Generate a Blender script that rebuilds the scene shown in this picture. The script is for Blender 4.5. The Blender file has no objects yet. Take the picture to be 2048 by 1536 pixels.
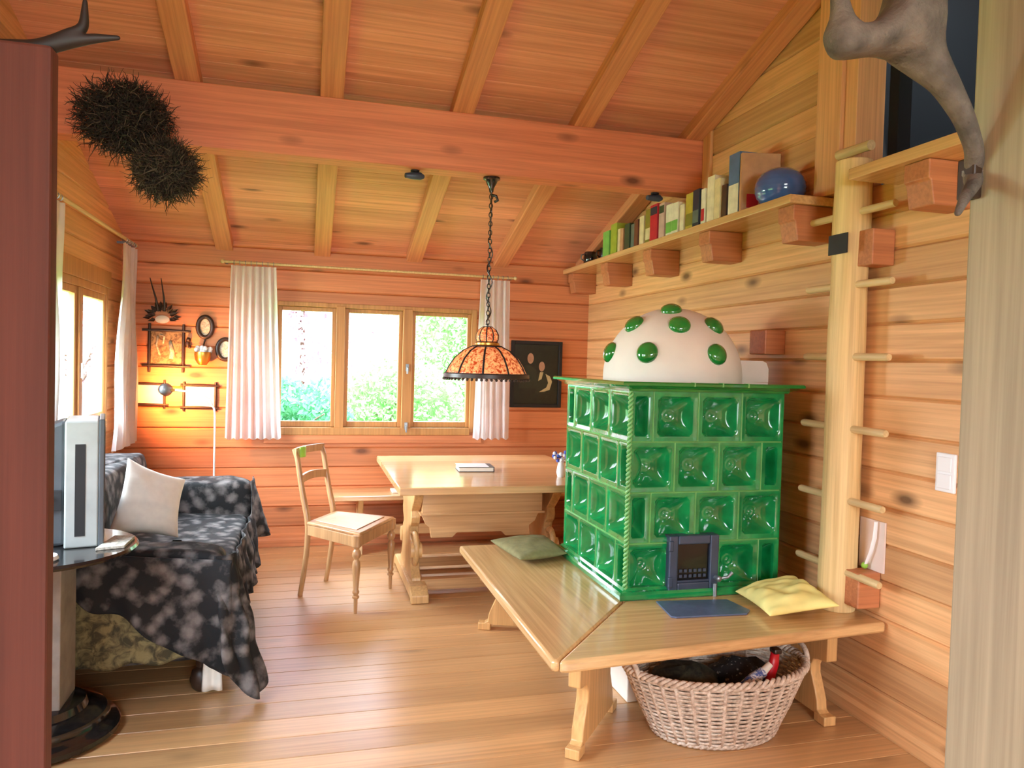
import bpy, bmesh, math, random
from mathutils import Vector, Matrix, noise
random.seed(7)
S = bpy.context.scene
COL = S.collection
PI = math.pi

def lin(r, g, b):
    f = lambda c: (c/255/12.92) if c/255 <= .04045 else ((c/255+.055)/1.055)**2.4
    return (f(r), f(g), f(b), 1)

# ------------------------------------------------------------------ materials
class NT:
    def __init__(s, name):
        s.m = bpy.data.materials.new(name); s.m.use_nodes = True
        s.t = s.m.node_tree; s.b = s.t.nodes['Principled BSDF']; s.out = s.t.nodes['Material Output']
    def n(s, typ, **kw):
        nd = s.t.nodes.new(typ)
        for k, v in kw.items():
            if k.startswith('i_'):
                key = k[2:]; key = int(key) if key.isdigit() else key.replace('_', ' ')
                nd.inputs[key].default_value = v
            else: setattr(nd, k, v)
        return nd
    def l(s, a, b): s.t.links.new(a, b)
    def math(s, op, a, b=None, c=None):
        nd = s.n('ShaderNodeMath', operation=op)
        for i, v in enumerate((a, b, c)):
            if v is None: continue
            if isinstance(v, (int, float)): nd.inputs[i].default_value = v
            else: s.l(v, nd.inputs[i])
        return nd.outputs[0]
    def mix(s, f, a, b, mode='MIX'):
        nd = s.n('ShaderNodeMix', data_type='RGBA', blend_type=mode)
        for i, v in ((0, f), (6, a), (7, b)):
            if isinstance(v, (int, float, tuple)): nd.inputs[i].default_value = v
            else: s.l(v, nd.inputs[i])
        return nd.outputs[2]
    def ramp(s, f, *st):
        nd = s.n('ShaderNodeValToRGB'); cr = nd.color_ramp
        while len(cr.elements) < len(st): cr.elements.new(.5)
        for e, (p, c) in zip(cr.elements, st):
            e.position = p; e.color = c if isinstance(c, tuple) else (c, c, c, 1)
        s.l(f, nd.inputs[0]); return nd.outputs[0]
    def coords(s, scale=(1, 1, 1)):
        tc = s.n('ShaderNodeTexCoord'); mp = s.n('ShaderNodeMapping'); mp.inputs['Scale'].default_value = scale
        s.l(tc.outputs['Object'], mp.inputs[0]); return mp.outputs[0]
    def noise(s, v, scale, detail=3, rough=.5, dist=0):
        nd = s.n('ShaderNodeTexNoise', i_Scale=scale, i_Detail=detail, i_Roughness=rough, i_Distortion=dist)
        s.l(v, nd.inputs['Vector']); return nd.outputs['Fac']
    def bump(s, h, st=.3, d=.01):
        nd = s.n('ShaderNodeBump', i_Strength=st, i_Distance=d); s.l(h, nd.inputs['Height'])
        s.l(nd.outputs[0], s.b.inputs['Normal'])

def plain(name, c, rough=.5, metal=0, coat=0, var=.12, scale=9, bump=0, emis=None, es=0, sheen=0):
    k = NT(name); v = k.coords()
    f = k.noise(v, scale, 4)
    d = tuple(x*(1-var) for x in c[:3])+(1,); e = tuple(min(1, x*(1+var)) for x in c[:3])+(1,)
    k.l(k.ramp(f, (.3, d), (.7, e)), k.b.inputs['Base Color'])
    k.b.inputs['Roughness'].default_value = rough; k.b.inputs['Metallic'].default_value = metal
    k.b.inputs['Coat Weight'].default_value = coat; k.b.inputs['Coat Roughness'].default_value = .05
    k.b.inputs['Sheen Weight'].default_value = sheen
    if bump: k.bump(k.noise(v, scale*6, 4), bump, .005)
    if emis: k.b.inputs['Emission Color'].default_value = emis; k.b.inputs['Emission Strength'].default_value = es
    return k.m

def wood(name, c1, c2, axis='X', stack=None, bw=.155, rough=.5, knots=1., coat=0, off=0., bump=.15, streak=.34):
    """grain runs along axis; when stack is given every board of width bw gets its own tone and grain"""
    k = NT(name)
    tc = k.n('ShaderNodeTexCoord'); src = tc.outputs['Object']
    sep = k.n('ShaderNodeSeparateXYZ'); k.l(src, sep.inputs[0])
    o = {'X': 0, 'Y': 1, 'Z': 2}; wn = None
    comp = [sep.outputs[i] for i in range(3)]
    if stack:
        idx = k.math('FLOOR', k.math('DIVIDE', k.math('ADD', comp[o[stack]], off), bw))
        w = k.n('ShaderNodeTexWhiteNoise', noise_dimensions='1D'); k.l(idx, w.inputs['W']); wn = w.outputs['Value']
        comp[o[axis]] = k.math('ADD', comp[o[axis]], k.math('MULTIPLY', wn, 9.))
    cb = k.n('ShaderNodeCombineXYZ')
    for i in range(3): k.l(comp[i], cb.inputs[i])
    def sc(g, a):
        mp = k.n('ShaderNodeMapping'); s3 = [a, a, a]; s3[o[axis]] = g; mp.inputs['Scale'].default_value = s3
        k.l(cb.outputs[0], mp.inputs[0]); return mp.outputs[0]
    big = k.noise(sc(.5, 7), 1.6, 4, .55, .6)
    fine = k.noise(sc(1.2, 60), 1., 5, .6, .2)
    col = k.ramp(big, (.25, c1), (.75, c2))
    col = k.mix(streak, col, k.ramp(fine, (.35, tuple(x*.55 for x in c1[:3])+(1,)), (.65, tuple(min(1, x*1.15) for x in c2[:3])+(1,))))
    if wn is not None:
        t = k.math('MULTIPLY_ADD', wn, .32, .84)
        cc = k.n('ShaderNodeCombineColor')
        for i in range(3): k.l(t, cc.inputs[i])
        col = k.mix(1., col, cc.outputs[0], 'MULTIPLY')
    if knots:
        vo = k.n('ShaderNodeTexVoronoi', i_Scale=1., feature='F1'); k.l(sc(1.9, 4.4), vo.inputs['Vector'])
        rnd = k.n('ShaderNodeSeparateColor'); k.l(vo.outputs['Color'], rnd.inputs[0])
        on = k.math('GREATER_THAN', rnd.outputs[0], .2)
        kn = k.ramp(vo.outputs['Distance'], (.055, 1.), (.11, .5), (.18, 0.))
        kf = k.math('MULTIPLY', k.math('MULTIPLY', kn, on), knots)
        col = k.mix(kf, col, tuple(x*.28 for x in c1[:3])+(1,))
    k.l(col, k.b.inputs['Base Color'])
    k.b.inputs['Roughness'].default_value = rough
    k.b.inputs['Coat Weight'].default_value = coat; k.b.inputs['Coat Roughness'].default_value = .12
    if bump: k.bump(fine, bump, .004)
    return k.m

A1, A2 = lin(210, 152, 98), lin(232, 184, 130)
M = {}
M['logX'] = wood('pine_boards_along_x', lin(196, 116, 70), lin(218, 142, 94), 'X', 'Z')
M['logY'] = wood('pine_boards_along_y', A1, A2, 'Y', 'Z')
M['ceil'] = wood('pine_ceiling_boards', lin(218, 142, 110), lin(238, 170, 138), 'X', 'Y', .125, .5)
M['beamX'] = wood('pine_beam', lin(212, 122, 86), lin(234, 148, 108), 'X', None, knots=1)
M['beamY'] = wood('pine_rafter', lin(206, 132, 92), lin(228, 162, 116), 'Y', None, knots=.7)
M['postZ'] = wood('pine_post', lin(212, 150, 100), lin(234, 180, 126), 'Z', None, knots=1)
M['floor'] = wood('floor_boards', lin(186, 136, 86), lin(210, 164, 112), 'X', 'Y', .16, .42, .5, coat=1., bump=.02)
fb = M['floor'].node_tree.nodes['Principled BSDF']; fb.inputs['Specular IOR Level'].default_value = .5; fb.inputs['Coat Roughness'].default_value = .3; fb.inputs['Coat IOR'].default_value = 1.5
M['frame'] = wood('window_frame_wood', lin(176, 122, 66), lin(200, 146, 84), 'Z', None, knots=0)
M['grey_post'] = wood('pale_post_wood', lin(160, 148, 122), lin(180, 168, 140), 'Z', None, knots=.8, rough=.6)
M['red_door'] = wood('red_brown_wood', lin(86, 41, 30), lin(104, 52, 38), 'Z', None, knots=0, streak=.3, rough=.75)
M['log'] = wood('peeled_log', lin(222, 184, 120), lin(242, 214, 156), 'Z', None, knots=.8, rough=.6, bump=.4)
M['peg'] = wood('peg_wood', lin(206, 176, 124), lin(226, 200, 150), 'Y', None, knots=0)
M['benchY'] = wood('oak_bench_along_y', lin(206, 160, 106), lin(226, 186, 132), 'Y', None, knots=.3, rough=.22, coat=.3, bump=.03)
M['benchX'] = wood('oak_bench_along_x', lin(206, 160, 106), lin(226, 186, 132), 'X', None, knots=.3, rough=.22, coat=.3, bump=.03)
M['benchZ'] = wood('oak_bench_leg', lin(204, 152, 94), lin(226, 180, 120), 'Z', None, knots=0, rough=.35)
M['tableX'] = wood('oak_table_top', lin(212, 160, 108), lin(232, 186, 134), 'X', 'Y', .19, .2, .2, coat=.3, bump=.02)
M['tableZ'] = wood('oak_table_base', lin(200, 154, 98), lin(222, 180, 124), 'Z', None, knots=0, rough=.4)
M['chair'] = wood('chair_wood', lin(166, 118, 78), lin(194, 150, 106), 'Z', None, knots=0, rough=.3)
M['block'] = wood('end_grain_block', lin(180, 108, 68), lin(204, 134, 90), 'X', None, knots=0)
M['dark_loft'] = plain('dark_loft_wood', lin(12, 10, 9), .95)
M['white_plaster'] = plain('white_plaster', lin(238, 230, 218), .7, var=.05, scale=5, bump=.15)
M['green'] = plain('green_glaze', (.006, .26, .072, 1), .09, coat=1., var=.3, scale=14)
M['green_dark'] = plain('deep_green_glaze', (.012, .22, .035, 1), .1, coat=1., var=.2)
M['joint'] = plain('pale_green_joint', lin(120, 186, 112), .3, coat=.5)
M['iron'] = plain('blue_black_iron', lin(70, 82, 104), .42, .4)
M['black'] = plain('black_matt', lin(22, 22, 24), .6)
M['gloss_black'] = plain('gloss_black_wood', lin(24, 22, 22), .2, coat=.6)
M['soot'] = plain('sooty_glass', lin(16, 16, 18), .15)
M['slate'] = plain('slate_grey_sheet', lin(100, 116, 150), .35, .3, scale=30)
M['white'] = plain('white_plastic', lin(240, 240, 242), .4, var=.02)
M['linen'] = plain('white_linen', lin(232, 226, 216), .85, var=.04, scale=30)
M['grey'] = plain('grey_plastic', lin(160, 164, 160), .4)
M['dgrey'] = plain('charcoal_plastic', lin(70, 74, 78), .4)
M['stone'] = plain('grey_column', lin(150, 142, 134), .6, var=.2, scale=14)
M['dark_brown'] = plain('dark_brown_wood', lin(52, 34, 24), .4)
M['brass'] = plain('brass', lin(200, 150, 70), .3, .9)
M['pewter'] = plain('pewter', lin(140, 146, 150), .35, .7)
M['olive'] = plain('olive_cloth', lin(128, 122, 82), .9, var=.12, scale=40, bump=.2)
M['yellow'] = plain('yellow_cloth', lin(248, 236, 150), .8, var=.05, scale=20)
M['antler'] = plain('antler_horn', lin(98, 88, 80), .7, var=.5, scale=22, bump=.7)
M['dark_antler'] = plain('dark_antler_horn', lin(30, 22, 20), .6, var=.3, scale=16)
M['twig'] = plain('dry_twigs', lin(44, 36, 30), .9, var=.5, scale=25)
M['pale_twig'] = plain('pale_dry_twigs', lin(92, 80, 68), .9, var=.5, scale=25)
M['red'] = plain('red_plastic', lin(205, 24, 40), .35)
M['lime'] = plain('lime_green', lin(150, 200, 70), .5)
M['blue'] = plain('blue_glaze', lin(60, 104, 176), .15, coat=.8, var=.2)
M['bark'] = plain('bark', lin(120, 100, 86), .9)
M['paper'] = plain('paper', lin(236, 228, 214), .8, var=.03)

def patterned(name, c, d, scale, lo, hi, rough=.85, vor=False):
    k = NT(name); v = k.coords()
    if vor:
        nd = k.n('ShaderNodeTexVoronoi', i_Scale=scale, feature='SMOOTH_F1'); k.l(v, nd.inputs['Vector']); f = nd.outputs['Distance']
        f = k.math('ADD', f, k.math('MULTIPLY', k.noise(v, scale*3, 3), .35))
    else: f = k.noise(v, scale, 5, .6, .8)
    k.l(k.ramp(f, (lo, c), (hi, d)), k.b.inputs['Base Color'])
    k.b.inputs['Roughness'].default_value = rough
    k.bump(f, .4, .01)
    return k.m
M['drape'] = patterned('black_lace_throw', lin(112, 106, 104), lin(16, 15, 17), 17, .32, .68, vor=True)
M['blanket'] = patterned('olive_mottled_blanket', lin(128, 116, 78), lin(62, 56, 36), 22, .4, .6)
M['stained'] = patterned('stained_glass', lin(250, 170, 110), lin(170, 60, 24), 55, .42, .6, .15)
b_ = M['stained'].node_tree; pb = b_.nodes['Principled BSDF']
b_.links.new(pb.inputs['Base Color'].links[0].from_socket, pb.inputs['Emission Color']); pb.inputs['Emission Strength'].default_value = .55
M['photo_dark'] = plain('dark_painting', lin(26, 30, 20), .4, var=.35, scale=20)
M['etch'] = patterned('faded_picture', lin(156, 132, 98), lin(96, 76, 56), 30, .45, .6)
M['grey_etch'] = patterned('grey_print', lin(214, 208, 192), lin(150, 144, 130), 60, .4, .65)
M['pale_print'] = plain('pale_print', lin(232, 214, 204), .6, var=.06, scale=8)

def wicker():
    k = NT('wicker'); v = k.coords((1, 1, 1))
    f = k.noise(v, 60, 4)
    k.l(k.ramp(f, (.3, lin(176, 152, 132)), (.7, lin(240, 226, 210))), k.b.inputs['Base Color']); k.b.inputs['Roughness'].default_value = .7
    return k.m
M['wicker'] = wicker()

def glass():
    k = NT('window_glass'); tr = k.n('ShaderNodeBsdfTransparent'); tr.inputs[0].default_value = (.975, .985, .98, 1)
    k.l(tr.outputs[0], k.out.inputs['Surface']); return k.m
M['glass'] = glass()

def translucent(name, c, fac=.45):
    k = NT(name); d = k.n('ShaderNodeBsdfDiffuse'); d.inputs[0].default_value = c
    tl = k.n('ShaderNodeBsdfTranslucent'); tl.inputs[0].default_value = c
    v = k.coords(); f = k.noise(v, 5, 3)
    cc = k.ramp(f, (.3, tuple(x*.85 for x in c[:3])+(1,)), (.7, c)); k.l(cc, d.inputs[0]); k.l(cc, tl.inputs[0])
    mx = k.n('ShaderNodeMixShader'); mx.inputs[0].default_value = fac
    k.l(d.outputs[0], mx.inputs[1]); k.l(tl.outputs[0], mx.inputs[2]); k.l(mx.outputs[0], k.out.inputs['Surface']); return k.m
M['curtain'] = translucent('white_curtain', lin(250, 250, 252), .5)
M['leaf'] = translucent('green_leaves', lin(140, 196, 116), .45)
M['leaf2'] = translucent('blue_green_leaves', lin(96, 160, 112), .45)
M['pink'] = translucent('pink_blossom', lin(226, 192, 204), .45)
M['grass'] = plain('lawn', lin(84, 124, 48), .9, scale=4, var=.3)

# ------------------------------------------------------------------ mesh helpers
class MB:
    def __init__(s): s.v = []; s.f = []; s.mi = []
    def add(s, vs, fs, mi=0):
        b = len(s.v); s.v += [tuple(p) for p in vs]; s.f += [tuple(b+i for i in f) for f in fs]; s.mi += [mi]*len(fs); return s
    def box(s, a, b, mi=0, T=None):
        x0, y0, z0 = a; x1, y1, z1 = b
        vs = [Vector(p) for p in ((x0, y0, z0), (x1, y0, z0), (x1, y1, z0), (x0, y1, z0), (x0, y0, z1), (x1, y0, z1), (x1, y1, z1), (x0, y1, z1))]
        if T is not None: vs = [T @ p for p in vs]
        return s.add(vs, [(0, 3, 2, 1), (4, 5, 6, 7), (0, 1, 5, 4), (1, 2, 6, 5), (2, 3, 7, 6), (3, 0, 4, 7)], mi)
    def prism(s, pts, fn, d0, d1, mi=0):
        """closed outline pts (a,b), extruded between d0 and d1; fn(a,b,d) gives the point"""
        n = len(pts); vs = [fn(a, b, d0) for a, b in pts]+[fn(a, b, d1) for a, b in pts]
        fs = [tuple(range(n-1, -1, -1)), tuple(range(n, 2*n))]+[(i, (i+1) % n, n+(i+1) % n, n+i) for i in range(n)]
        return s.add(vs, fs, mi)
    def lathe(s, prof, c=(0, 0, 0), n=32, mi=0, ax=None, sx=1, sy=1):
        """prof: (radius, height) list, around z through c, or along ax"""
        c = Vector(c); vs = []
        if ax is None: R = Matrix.Identity(3)
        else: R = Vector((0, 0, 1)).rotation_difference(Vector(ax).normalized()).to_matrix()
        for r, h in prof:
            for i in range(n):
                t = 2*PI*i/n; vs.append(c+R @ Vector((r*math.cos(t)*sx, r*math.sin(t)*sy, h)))
        fs = []
        for j in range(len(prof)-1):
            for i in range(n): fs.append((j*n+i, j*n+(i+1) % n, (j+1)*n+(i+1) % n, (j+1)*n+i))
        if prof[0][0] > 1e-4: fs.append(tuple(range(n-1, -1, -1)))
        if prof[-1][0] > 1e-4: fs.append(tuple((len(prof)-1)*n+i for i in range(n)))
        return s.add(vs, fs, mi)
    def tube(s, pts, r, n=10, mi=0, closed=False, flat=1.):
        pts = [Vector(p) for p in pts]; m = len(pts); vs = []; up = None
        for i, p in enumerate(pts):
            if closed: d = pts[(i+1) % m]-pts[i-1]
            else: d = pts[min(i+1, m-1)]-pts[max(i-1, 0)]
            if d.length < 1e-9: d = Vector((0, 0, 1))
            d.normalize()
            if up is None:
                up = Vector((0, 0, 1)) if abs(d.z) < .9 else Vector((0, 1, 0))
            a = d.cross(up)
            if a.length < 1e-4: a = d.cross(Vector((1, 0, 0)))
            a.normalize(); b = a.cross(d); up = b
            rr = r[i] if isinstance(r, (list, tuple)) else r
            for k in range(n):
                t = 2*PI*k/n; vs.append(p+a*(rr*math.cos(t))+b*(rr*flat*math.sin(t)))
        fs = [(i*n+k, i*n+(k+1) % n, ((i+1) % m)*n+(k+1) % n, ((i+1) % m)*n+k) for i in range(m if closed else m-1) for k in range(n)]
        if not closed: fs += [tuple(range(n-1, -1, -1)), tuple((m-1)*n+k for k in range(n))]
        return s.add(vs, fs, mi)
    def grid(s, fn, nu, nv, mi=0):
        vs = [fn(i/nu, j/nv) for j in range(nv+1) for i in range(nu+1)]
        return s.add(vs, [(j*(nu+1)+i, j*(nu+1)+i+1, (j+1)*(nu+1)+i+1, (j+1)*(nu+1)+i) for j in range(nv) for i in range(nu)], mi)
    def sphere(s, c, r, n=16, mi=0, sc=(1, 1, 1)):
        pr = [(max(1e-5, r*math.sin(PI*j/(n//2))), -r*math.cos(PI*j/(n//2))) for j in range(n//2+1)]
        m = MB().lathe(pr, (0, 0, 0), n); c = Vector(c)
        return s.add([c+Vector((v[0]*sc[0], v[1]*sc[1], v[2]*sc[2])) for v in m.v], m.f, mi)
    def build(s, name, mats, parent=None, smooth=None, bevel=0, solid=0, sub=0):
        me = bpy.data.meshes.new(name)
        org = Vector(parent.matrix_basis.translation) if parent else Vector((0, 0, 0))
        p = parent
        while p is not None and p.parent is not None:
            p = p.parent; org += p.matrix_basis.translation
        me.from_pydata([Vector(v)-org for v in s.v], [], s.f)
        bm = bmesh.new(); bm.from_mesh(me); 
        bmesh.ops.recalc_face_normals(bm, faces=bm.faces); bm.to_mesh(me); bm.free()
        for p_, i in zip(me.polygons, s.mi): p_.material_index = i
        for m in (mats if isinstance(mats, (list, tuple)) else [mats]): me.materials.append(M[m] if isinstance(m, str) else m)
        if smooth is not None:
            me.shade_smooth()
            if smooth < 180: me.set_sharp_from_angle(angle=math.radians(smooth))
        o = bpy.data.objects.new(name, me); COL.objects.link(o)
        if parent: o.parent = parent
        if solid:
            md = o.modifiers.new('thickness', 'SOLIDIFY'); md.thickness = solid; md.offset = 0
        if bevel:
            md = o.modifiers.new('edges', 'BEVEL'); md.width = bevel; md.segments = 2; md.limit_method = 'ANGLE'; md.angle_limit = math.radians(40)
        if sub:
            md = o.modifiers.new('smooth', 'SUBSURF'); md.levels = sub; md.render_levels = sub
        return o

def thing(name, loc, label, cat, group=None):
    o = bpy.data.objects.new(name, None); o.empty_display_size = .1; COL.objects.link(o); o.location = loc
    return tag(o, label, cat, group)
def tag(o, label, cat, group=None):
    o['label'] = label; o['category'] = cat
    if group: o['group'] = group
    return o
def struct(o): o['kind'] = 'structure'; return o
def origin(o, loc):
    """move a one-mesh thing's origin to its base"""
    loc = Vector(loc); o.data.transform(Matrix.Translation(-loc)); o.location = loc; return o

# ------------------------------------------------------------------ room
W, XL, B, YR = 2.355, -1.33, 6.15, -2.6        # right wall, left wall, back wall, wall behind the viewer
SL = .318
RB = lambda y: 2.29+SL*(B-y)                    # underside of the rafters
CB = lambda y: 2.365+SL*(B-y)                   # ceiling boards
BH = .155

def boards(place, a0, a1, z0, z1, holes, lim=None, back=.12):
    """horizontal boards with chamfered joints; place(a, depth, z); holes (a0,a1,z0,z1)"""
    mb = MB()
    zs = sorted(set([z0, z1]+[round(k*BH, 5) for k in range(int(z0/BH), int(z1/BH)+1) if z0 < k*BH < z1]+[h for q in holes for h in q[2:] if z0 < h < z1]))
    for u, v in zip(zs, zs[1:]):
        segs = [(a0, a1 if lim is None else min(a1, lim(u)))]
        for q in holes:
            if q[2] < v-1e-6 and q[3] > u+1e-6:
                ns = []
                for s0, s1 in segs:
                    if q[1] <= s0 or q[0] >= s1: ns.append((s0, s1)); continue
                    if q[0] > s0: ns.append((s0, q[0]))
                    if q[1] < s1: ns.append((q[1], s1))
                segs = ns
        cu = .009 if abs(u/BH-round(u/BH)) < 1e-3 else 0; cv = .009 if abs(v/BH-round(v/BH)) < 1e-3 else 0
        for s0, s1 in segs:
            if s1-s0 < .01: continue
            pr = [(0, u+cu), (0, v-cv), (cv*1.3, v), (back, v), (back, u), (cu*1.3, u)]
            mb.prism(pr, lambda a, b, d: place(d, a, b), s0, s1)
    return mb
# back wall with its three-light window
WX0, WX1, WZ0, WZ1 = -.25, 1.365, .90, 1.925
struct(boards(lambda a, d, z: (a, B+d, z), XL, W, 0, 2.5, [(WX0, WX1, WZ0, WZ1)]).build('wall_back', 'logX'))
# left wall
LY0, LY1, LZ0, LZ1 = 4.30, 5.72, .98, 1.93
ylim = lambda z: B+.1 if z < 2.3 else B-(z-2.42)/SL
struct(boards(lambda a, d, z: (XL-d, a, z), YR, B+.12, 0, 4.5, [(LY0, LY1, LZ0, LZ1), (1.75, 3.25, .85, 2.05)], ylim, .045).build('wall_left', 'logY'))
# right wall, open to the loft above the ledge
struct(boards(lambda a, d, z: (W+d, a, z), YR, B+.12, 0, 4.5, [(.9, 2.93, 2.30, 5)], ylim).build('wall_right', 'logY'))
# wall behind the viewer, with a big window added for fill light
struct(boards(lambda a, d, z: (a, YR-d, z), XL, W, 0, 4.2, [(-.6, 1.7, .8, 2.3)]).build('wall_rear', 'logX'))
# floor
mb = MB()
for k in range(int(YR/.16)-1, int(B/.16)+2):
    y0, y1 = k*.16, (k+1)*.16
    mb.prism([(y0+.0006, -.003), (y0+.003, 0), (y1-.003, 0), (y1-.0006, -.003), (y1-.0006, -.05), (y0+.0006, -.05)], lambda a, b, d: (d, a, b), XL-.1, W+.1)
mb.box((XL-.1, YR-.1, -.12), (W+.1, B+.1, -.051))
fo = struct(mb.build('floor', 'floor')); fo.location.z = -.001
# ceiling: boards on both slopes of the roof
RIDGE = 1.2
mb = MB()
y = B+.4
while y > RIDGE:
    y0 = y-.125
    mb.prism([(y, CB(y)), (y-.004, CB(y-.004)), (y0+.004, CB(y0+.004)), (y0, CB(y0)+.008), (y0, CB(y0)+.1), (y, CB(y)+.1)], lambda a, b, d: (d, a, b), XL-.1, W+.1)
    y = y0
yr = y
mb.prism([(yr, CB(yr)), (yr, CB(yr)+.1), (YR-.3, CB(yr)+.1-.3*(yr-YR+.3)), (YR-.3, CB(yr)-.3*(yr-YR+.3))], lambda a, b, d: (d, a, b), XL-.1, W+.1)
struct(mb.build('ceiling', 'ceil'))
# rafters and purlin
n = 1
for x in (-.62, .105, .83, 1.555, 2.285):
    w = .062; L_ = (B-RIDGE)*math.hypot(1, SL)
    o = struct(MB().box((-w, -L_, 0), (w, .02, .08)).build('trim_%d' % n, 'beamY', bevel=.006)); n += 1
    o.location = (x, B, RB(B)); o.rotation_euler.x = -math.atan(SL)
mb = MB(); mb.box((XL-.05, 4.225, 2.57), (W+.05, 4.37, 2.9))
struct(mb.build('trim_%d' % n, 'beamX', bevel=.006)); n += 1
# batten beside the purlin end and the posts framing the loft opening
mb = MB(); mb.box((W-.02, 4.13, 2.31), (W, 4.22, 2.99)); struct(mb.build('trim_%d' % n, 'postZ', bevel=.003)); n += 1
mb = MB(); mb.box((W-.05, 2.93, 2.31), (W+.12, 3.10, RB(3.0)+.05)); struct(mb.build('trim_%d' % n, 'postZ', bevel=.004)); n += 1
mb = MB(); mb.box((W-.03, 2.85, 2.31), (W+.12, 2.9295, RB(2.9)+.05)); struct(mb.build('trim_%d' % n, 'postZ', bevel=.004)); n += 1
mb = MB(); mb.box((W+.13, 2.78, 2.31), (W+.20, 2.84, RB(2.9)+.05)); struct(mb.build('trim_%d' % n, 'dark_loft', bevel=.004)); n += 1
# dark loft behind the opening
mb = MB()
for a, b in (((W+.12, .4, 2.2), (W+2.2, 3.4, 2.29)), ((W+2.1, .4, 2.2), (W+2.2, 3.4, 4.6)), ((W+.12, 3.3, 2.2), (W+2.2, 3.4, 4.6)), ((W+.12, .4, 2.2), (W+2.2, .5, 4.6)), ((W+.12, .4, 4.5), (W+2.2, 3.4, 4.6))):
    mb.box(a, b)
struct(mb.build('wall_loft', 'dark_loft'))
# baseboards
mb = MB(); mb.prism([(W, 0), (W-.03, 0), (W-.03, .05), (W-.018, .068), (W-.018, .085), (W, .1)], lambda a, b, d: (a, d, b), YR, B)
struct(mb.build('baseboard_right', 'logY'))
mb = MB(); mb.prism([(B, 0), (B-.03, 0), (B-.03, .05), (B-.018, .068), (B-.018, .085), (B, .1)], lambda a, b, d: (d, a, b), XL, W-.03)
struct(mb.build('baseboard_back', 'logX'))
mb = MB(); mb.prism([(XL, 0), (XL+.03, 0), (XL+.03, .05), (XL+.018, .068), (XL+.018, .085), (XL, .1)], lambda a, b, d: (a, d, b), YR, B-.03)
struct(mb.build('baseboard_left', 'logY'))

# back window: frame, two mullions, three casements
mb = MB()
T = .06
mb.box((WX0, B-.012, WZ0), (WX0+.03, B+.10, WZ1)).box((WX1-.045, B-.012, WZ0), (WX1, B+.10, WZ1))
mb.box((WX0+.03, B-.012, WZ1-.035), (WX1-.045, B+.10, WZ1)).box((WX0+.03, B-.03, WZ0-.02), (WX1-.045, B+.10, WZ0+.04))
mb.box((.222, B-.025, WZ0+.02), (.292, B+.09, WZ1-.02)).box((.752, B-.025, WZ0+.02), (.828, B+.09, WZ1-.02))
win = struct(mb.build('window_1', 'frame', bevel=.004))
def sash(a0, a1, z0, z1, place, parent, w=.03, matn='frame'):
    mb = MB()
    def bx(u0, u1, p, q):
        pts = [place(u0, 0, p), place(u1, .05, q)]
        lo = [min(a, b) for a, b in zip(*pts)]; hi = [max(a, b) for a, b in zip(*pts)]; mb.box(lo, hi)
    bx(a0, a0+w, z0, z1); bx(a1-w, a1, z0, z1); bx(a0+w, a1-w, z0, z0+w+.015); bx(a0+w, a1-w, z1-w, z1)
    o = mb.build('sash', matn, parent, bevel=.004)
    g = MB(); pts = [place(a0+w-.004, .022, z0+w), place(a1-w+.004, .028, z1-w+.004)]
    g.box([min(a, b) for a, b in zip(*pts)], [max(a, b) for a, b in zip(*pts)]); g.build('pane', 'glass', o)
    return o
pb_ = lambda a, d, z: (a, B+.015+d, z)
for a0, a1 in ((WX0+.03, .222), (.292, .752), (.828, WX1-.045)):
    sash(a0, a1, WZ0+.042, WZ1-.037, pb_, win)
for x, z in ((.79, 1.43), (.79, .955)):
    mb = MB(); mb.box((x-.012, B-.04, z-.03), (x+.012, B-.026, z+.03)).tube([(x, B-.045, z), (x, B-.06, z), (x, B-.06, z-.05)], .007)
    mb.build('handle', 'pewter', win, bevel=.002)
mb = MB(); mb.box((WX0-.06, B-.03, WZ0-.085), (WX1+.06, B+.0, WZ0-.021)); mb.build('sill', 'logX', win, bevel=.004)
# left window
mb = MB()
mb.box((XL-.045, LY0, LZ0), (XL+.012, LY0+.05, LZ1)).box((XL-.045, LY1-.05, LZ0), (XL+.012, LY1, LZ1)).box((XL-.045, LY0+.05, LZ1-.05), (XL+.012, LY1-.05, LZ1)).box((XL-.045, LY0+.05, LZ0), (XL+.025, LY1-.05, LZ0+.05))
ym = 5.06
mb.box((XL-.04, ym-.035, LZ0+.05), (XL+.02, ym+.035, LZ1-.05))
mb.box((XL, LY0-.05, LZ1), (XL+.02, LY1+.05, LZ1+.11))
win2 = struct(mb.build('window_2', 'frame', bevel=.004))
pl_ = lambda a, d, z: (XL+.005-d*.8, a, z)
sash(LY0+.05, ym-.035, LZ0+.05, LZ1-.05, pl_, win2, .045); sash(ym+.035, LY1-.05, LZ0+.05, LZ1-.05, pl_, win2, .045)
mb = MB(); mb.box((XL+.021, ym-.012, 1.33), (XL+.035, ym+.012, 1.42)).tube([(XL+.035, ym, 1.38), (XL+.06, ym, 1.38), (XL+.06, ym, 1.32)], .008)
mb.build('handle', 'white', win2, bevel=.002)
# second window of the side wall
mb = MB()
for a, b in (((XL-.045, 1.75, .85), (XL+.012, 1.80, 2.05)), ((XL-.045, 3.20, .85), (XL+.012, 3.25, 2.05)), ((XL-.045, 1.80, .85), (XL+.02, 3.20, .90)), ((XL-.045, 1.80, 2.0), (XL+.012, 3.20, 2.05)), ((XL-.04, 2.47, .90), (XL+.012, 2.53, 2.0))): mb.box(a, b)
win4 = struct(mb.build('window_4', 'frame', bevel=.004))
sash(1.80, 2.47, .90, 2.0, pl_, win4, .04); sash(2.53, 3.20, .90, 2.0, pl_, win4, .04)
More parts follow.
